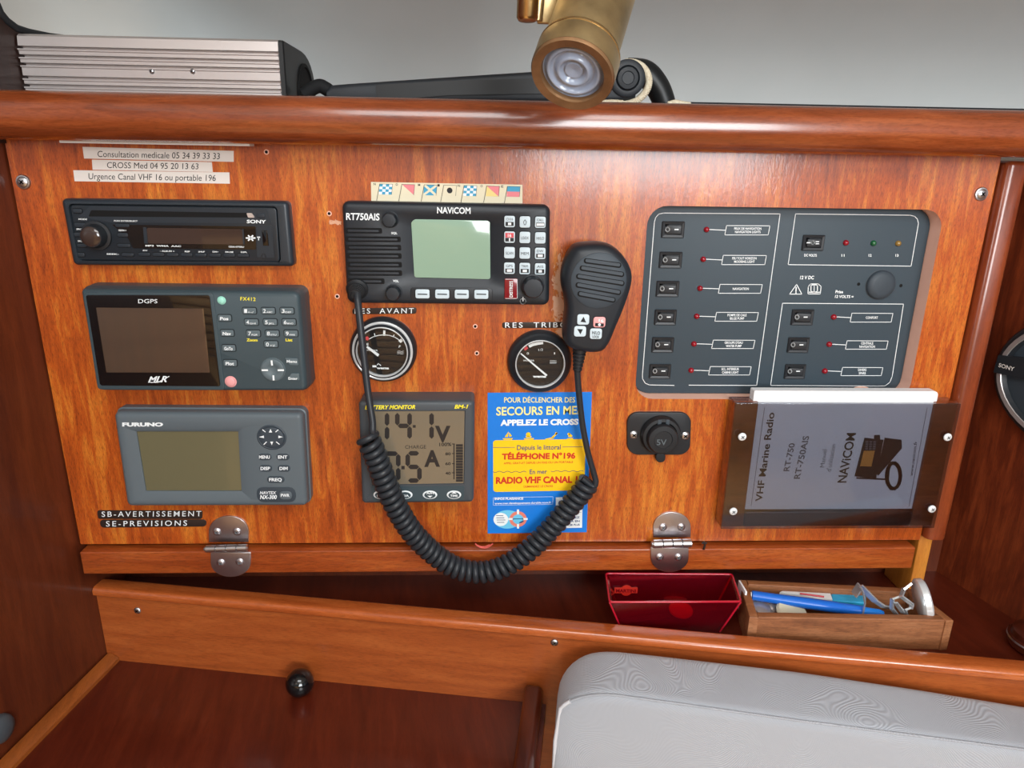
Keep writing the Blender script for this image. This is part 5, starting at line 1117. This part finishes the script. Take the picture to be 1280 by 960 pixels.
b = B(); c = AZ(952, 762, 0.774); b.lathe(c, (0.2, -0.2, 1), [(0, -0.002), (0.010, -0.002), (0.0125, 0.0), (0.0115, 0.004), (0.006, 0.0065), (0, 0.007)], 24); b.lathe(c + Vector((0.013, 0.002, 0.001)), (0.4, -0.5, 1), [(0.004, 0), (0.007, 0.001), (0.006, 0.004), (0, 0.005)], 18)
tag(obj('glass_piece', b, 'silver', smooth=50), 'small silvery clear piece at the left end of the wooden box', 'trinket')
b = B(); p = AZ(928, 741, 0.786); b.box((p.x - 0.0015, p.y - 0.010, 0.766), (p.x + 0.0005, p.y + 0.010, 0.794), 0.0004); tag(obj('paper_slip', b, 'booklet'), 'white paper slip tucked in the left end of the wooden box', 'paper')
wt = thing('wristwatch', AZ(1150, 765, 0.775), 'silver round-cased watch with angular metal links at the box right end', 'watch')
use(900, 700, 4)
cA = X(1010, 200, -0.052); axw = Vector((0.93, -0.22, 0.25)); rC = 0.0205
b = B(); b.lathe(cA, axw, [(0, -0.005), (rC * 0.7, -0.005), (rC * 0.9, -0.004), (rC, -0.002), (rC, 0.003), (rC * 0.93, 0.0045), (rC * 0.88, 0.003), (0, 0.003)], 48); obj('case', b, 'ring_metal', wt, 40)
def link(p0, p1, w=0.0036, th_=0.0009, m_='link', nm='link'):
    a, c = X(*p0[:2], p0[2]), X(*p1[:2], p1[2]); d = (c - a); v = Vector((0.25, -0.6, 0.75)); s_ = d.cross(v).normalized() * th_; n = d.cross(s_).normalized() * w / 2; d = d.normalized() * 0.0004
    b = B(); b.loft([[p + s_ + n, p + s_ - n, p - s_ - n, p - s_ + n] for p in (a - d, c + d)]); obj(nm, b, m_, wt)
pts = [(955, 118), (920, 145), (905, 182), (862, 196), (858, 242), (900, 292), (925, 296)]
for a, c in zip(pts, pts[1:]): link((*a, -0.060), (*c, -0.0605))
pts = [(905, 182), (960, 222), (955, 240), (925, 250), (930, 275), (955, 296), (1010, 298)]
for a, c in zip(pts, pts[1:]): link((*a, -0.0625), (*c, -0.063))
pts = [(880, 215), (915, 262), (900, 240)]
for a, c in zip(pts, pts[1:]): link((*a, -0.0635), (*c, -0.064))
pts = [(858, 240), (815, 232), (775, 205), (700, 130), (672, 172)]
for a, c, w in zip(pts, pts[1:], (0.004, 0.005, 0.006, 0.008)): link((*a, -0.054), (*c, -0.052), w)
pts = [(700, 135), (715, 160), (725, 215), (715, 265), (695, 285)]
for a, c in zip(pts, pts[1:]): link((*a, -0.058), (*c, -0.060), 0.0016, 0.0005)
b = B(); b.prism([(p.x, p.y) for p in (X(735, 200, -0.045), X(830, 195, -0.045), X(850, 280, -0.060), X(775, 282, -0.060))], 0.768, 0.7725, 0.001); obj('clasp', b, 'steel', wt)

# ------------------------------------------------------------------ speaker and wooden pot at the far right
wn = Vector((dr.y, -dr.x, 0)); wn = wn if wn.x < 0 else -wn; ws = Vector((dr.x, dr.y, 0))
def wpt(s_, z_, n_): v = Vector((rw0[0], rw0[1], 0)) + ws * s_ + wn * n_; return Vector((v.x, v.y, z_))
spk = thing('loudspeaker', wpt(0.105, 0.93, 0), 'black oval loudspeaker with silver rim on the right wall', 'loudspeaker')
sc, zc = 0.105, 1.006
def oval(a_, c_, n_, m=48): return [wpt(sc + a_ * math.cos(6.2831853 * i / m), zc + c_ * math.sin(6.2831853 * i / m), n_) for i in range(m)]
b = B(); b.loft([oval(0.088, 0.066, 0.0002), oval(0.088, 0.066, 0.006), oval(0.084, 0.062, 0.010), oval(0.076, 0.054, 0.011), oval(0.074, 0.052, 0.007)], False, False); obj('rim', b, 'black', spk, 50)
b = B(); b.loft([oval(0.082, 0.060, 0.0098), oval(0.081, 0.059, 0.0118), oval(0.077, 0.055, 0.0118), oval(0.076, 0.054, 0.0100)], False, False); obj('rim_ring', b, 'silver', spk, 50)
b = B(); b.loft([oval(0.0755, 0.0535, 0.006), oval(0.05, 0.035, 0.010), oval(0.02, 0.014, 0.012)], False, True); obj('grille', b, 'furuno_key', spk, 60)
b = B(); lo_ = [(sc - 0.081, zc + 0.012), (sc - 0.03, zc + 0.020), (sc - 0.03, zc - 0.002), (sc - 0.082, zc - 0.006)]
b.loft([[wpt(s_, z_, 0.009) for s_, z_ in lo_], [wpt(s_, z_, 0.0145) for s_, z_ in lo_]]); nb = obj('name_band', b, 'black', spk)
v, f = glyphs('SONY', 0.02, 0); x0 = min(q.x for q in v); x1 = max(q.x for q in v); b = B(); vs = [b.bm.verts.new(wpt(sc - 0.078 + 0.016 * (q.x - x0) / (x1 - x0), zc + 0.001 + q.y * 0.0055, 0.0148)) for q in v]
for q in f: b.face([vs[i] for i in q])
obj('print', b, 'paper', nb)
c = AZ(1296, 812, 0.757); b = B(); b.lathe(c, (0, 0, 1), [(0, 0), (0.020, 0), (0.024, 0.003), (0.0255, 0.010), (0.0255, 0.012), (0.0235, 0.0125), (0.0225, 0.018), (0.018, 0.021), (0, 0.022)], 40, 0)
pot = obj('turned_wood', b, 'divider', smooth=40); tag(pot, 'round wooden turned piece on the shelf at far right edge', 'wooden piece')
b = B(); b.lathe(c, (0, 0, 1), [(0.0258, 0.0095), (0.0264, 0.0105), (0.0258, 0.0118)], 40); obj('metal_ring', b, 'steel', pot)
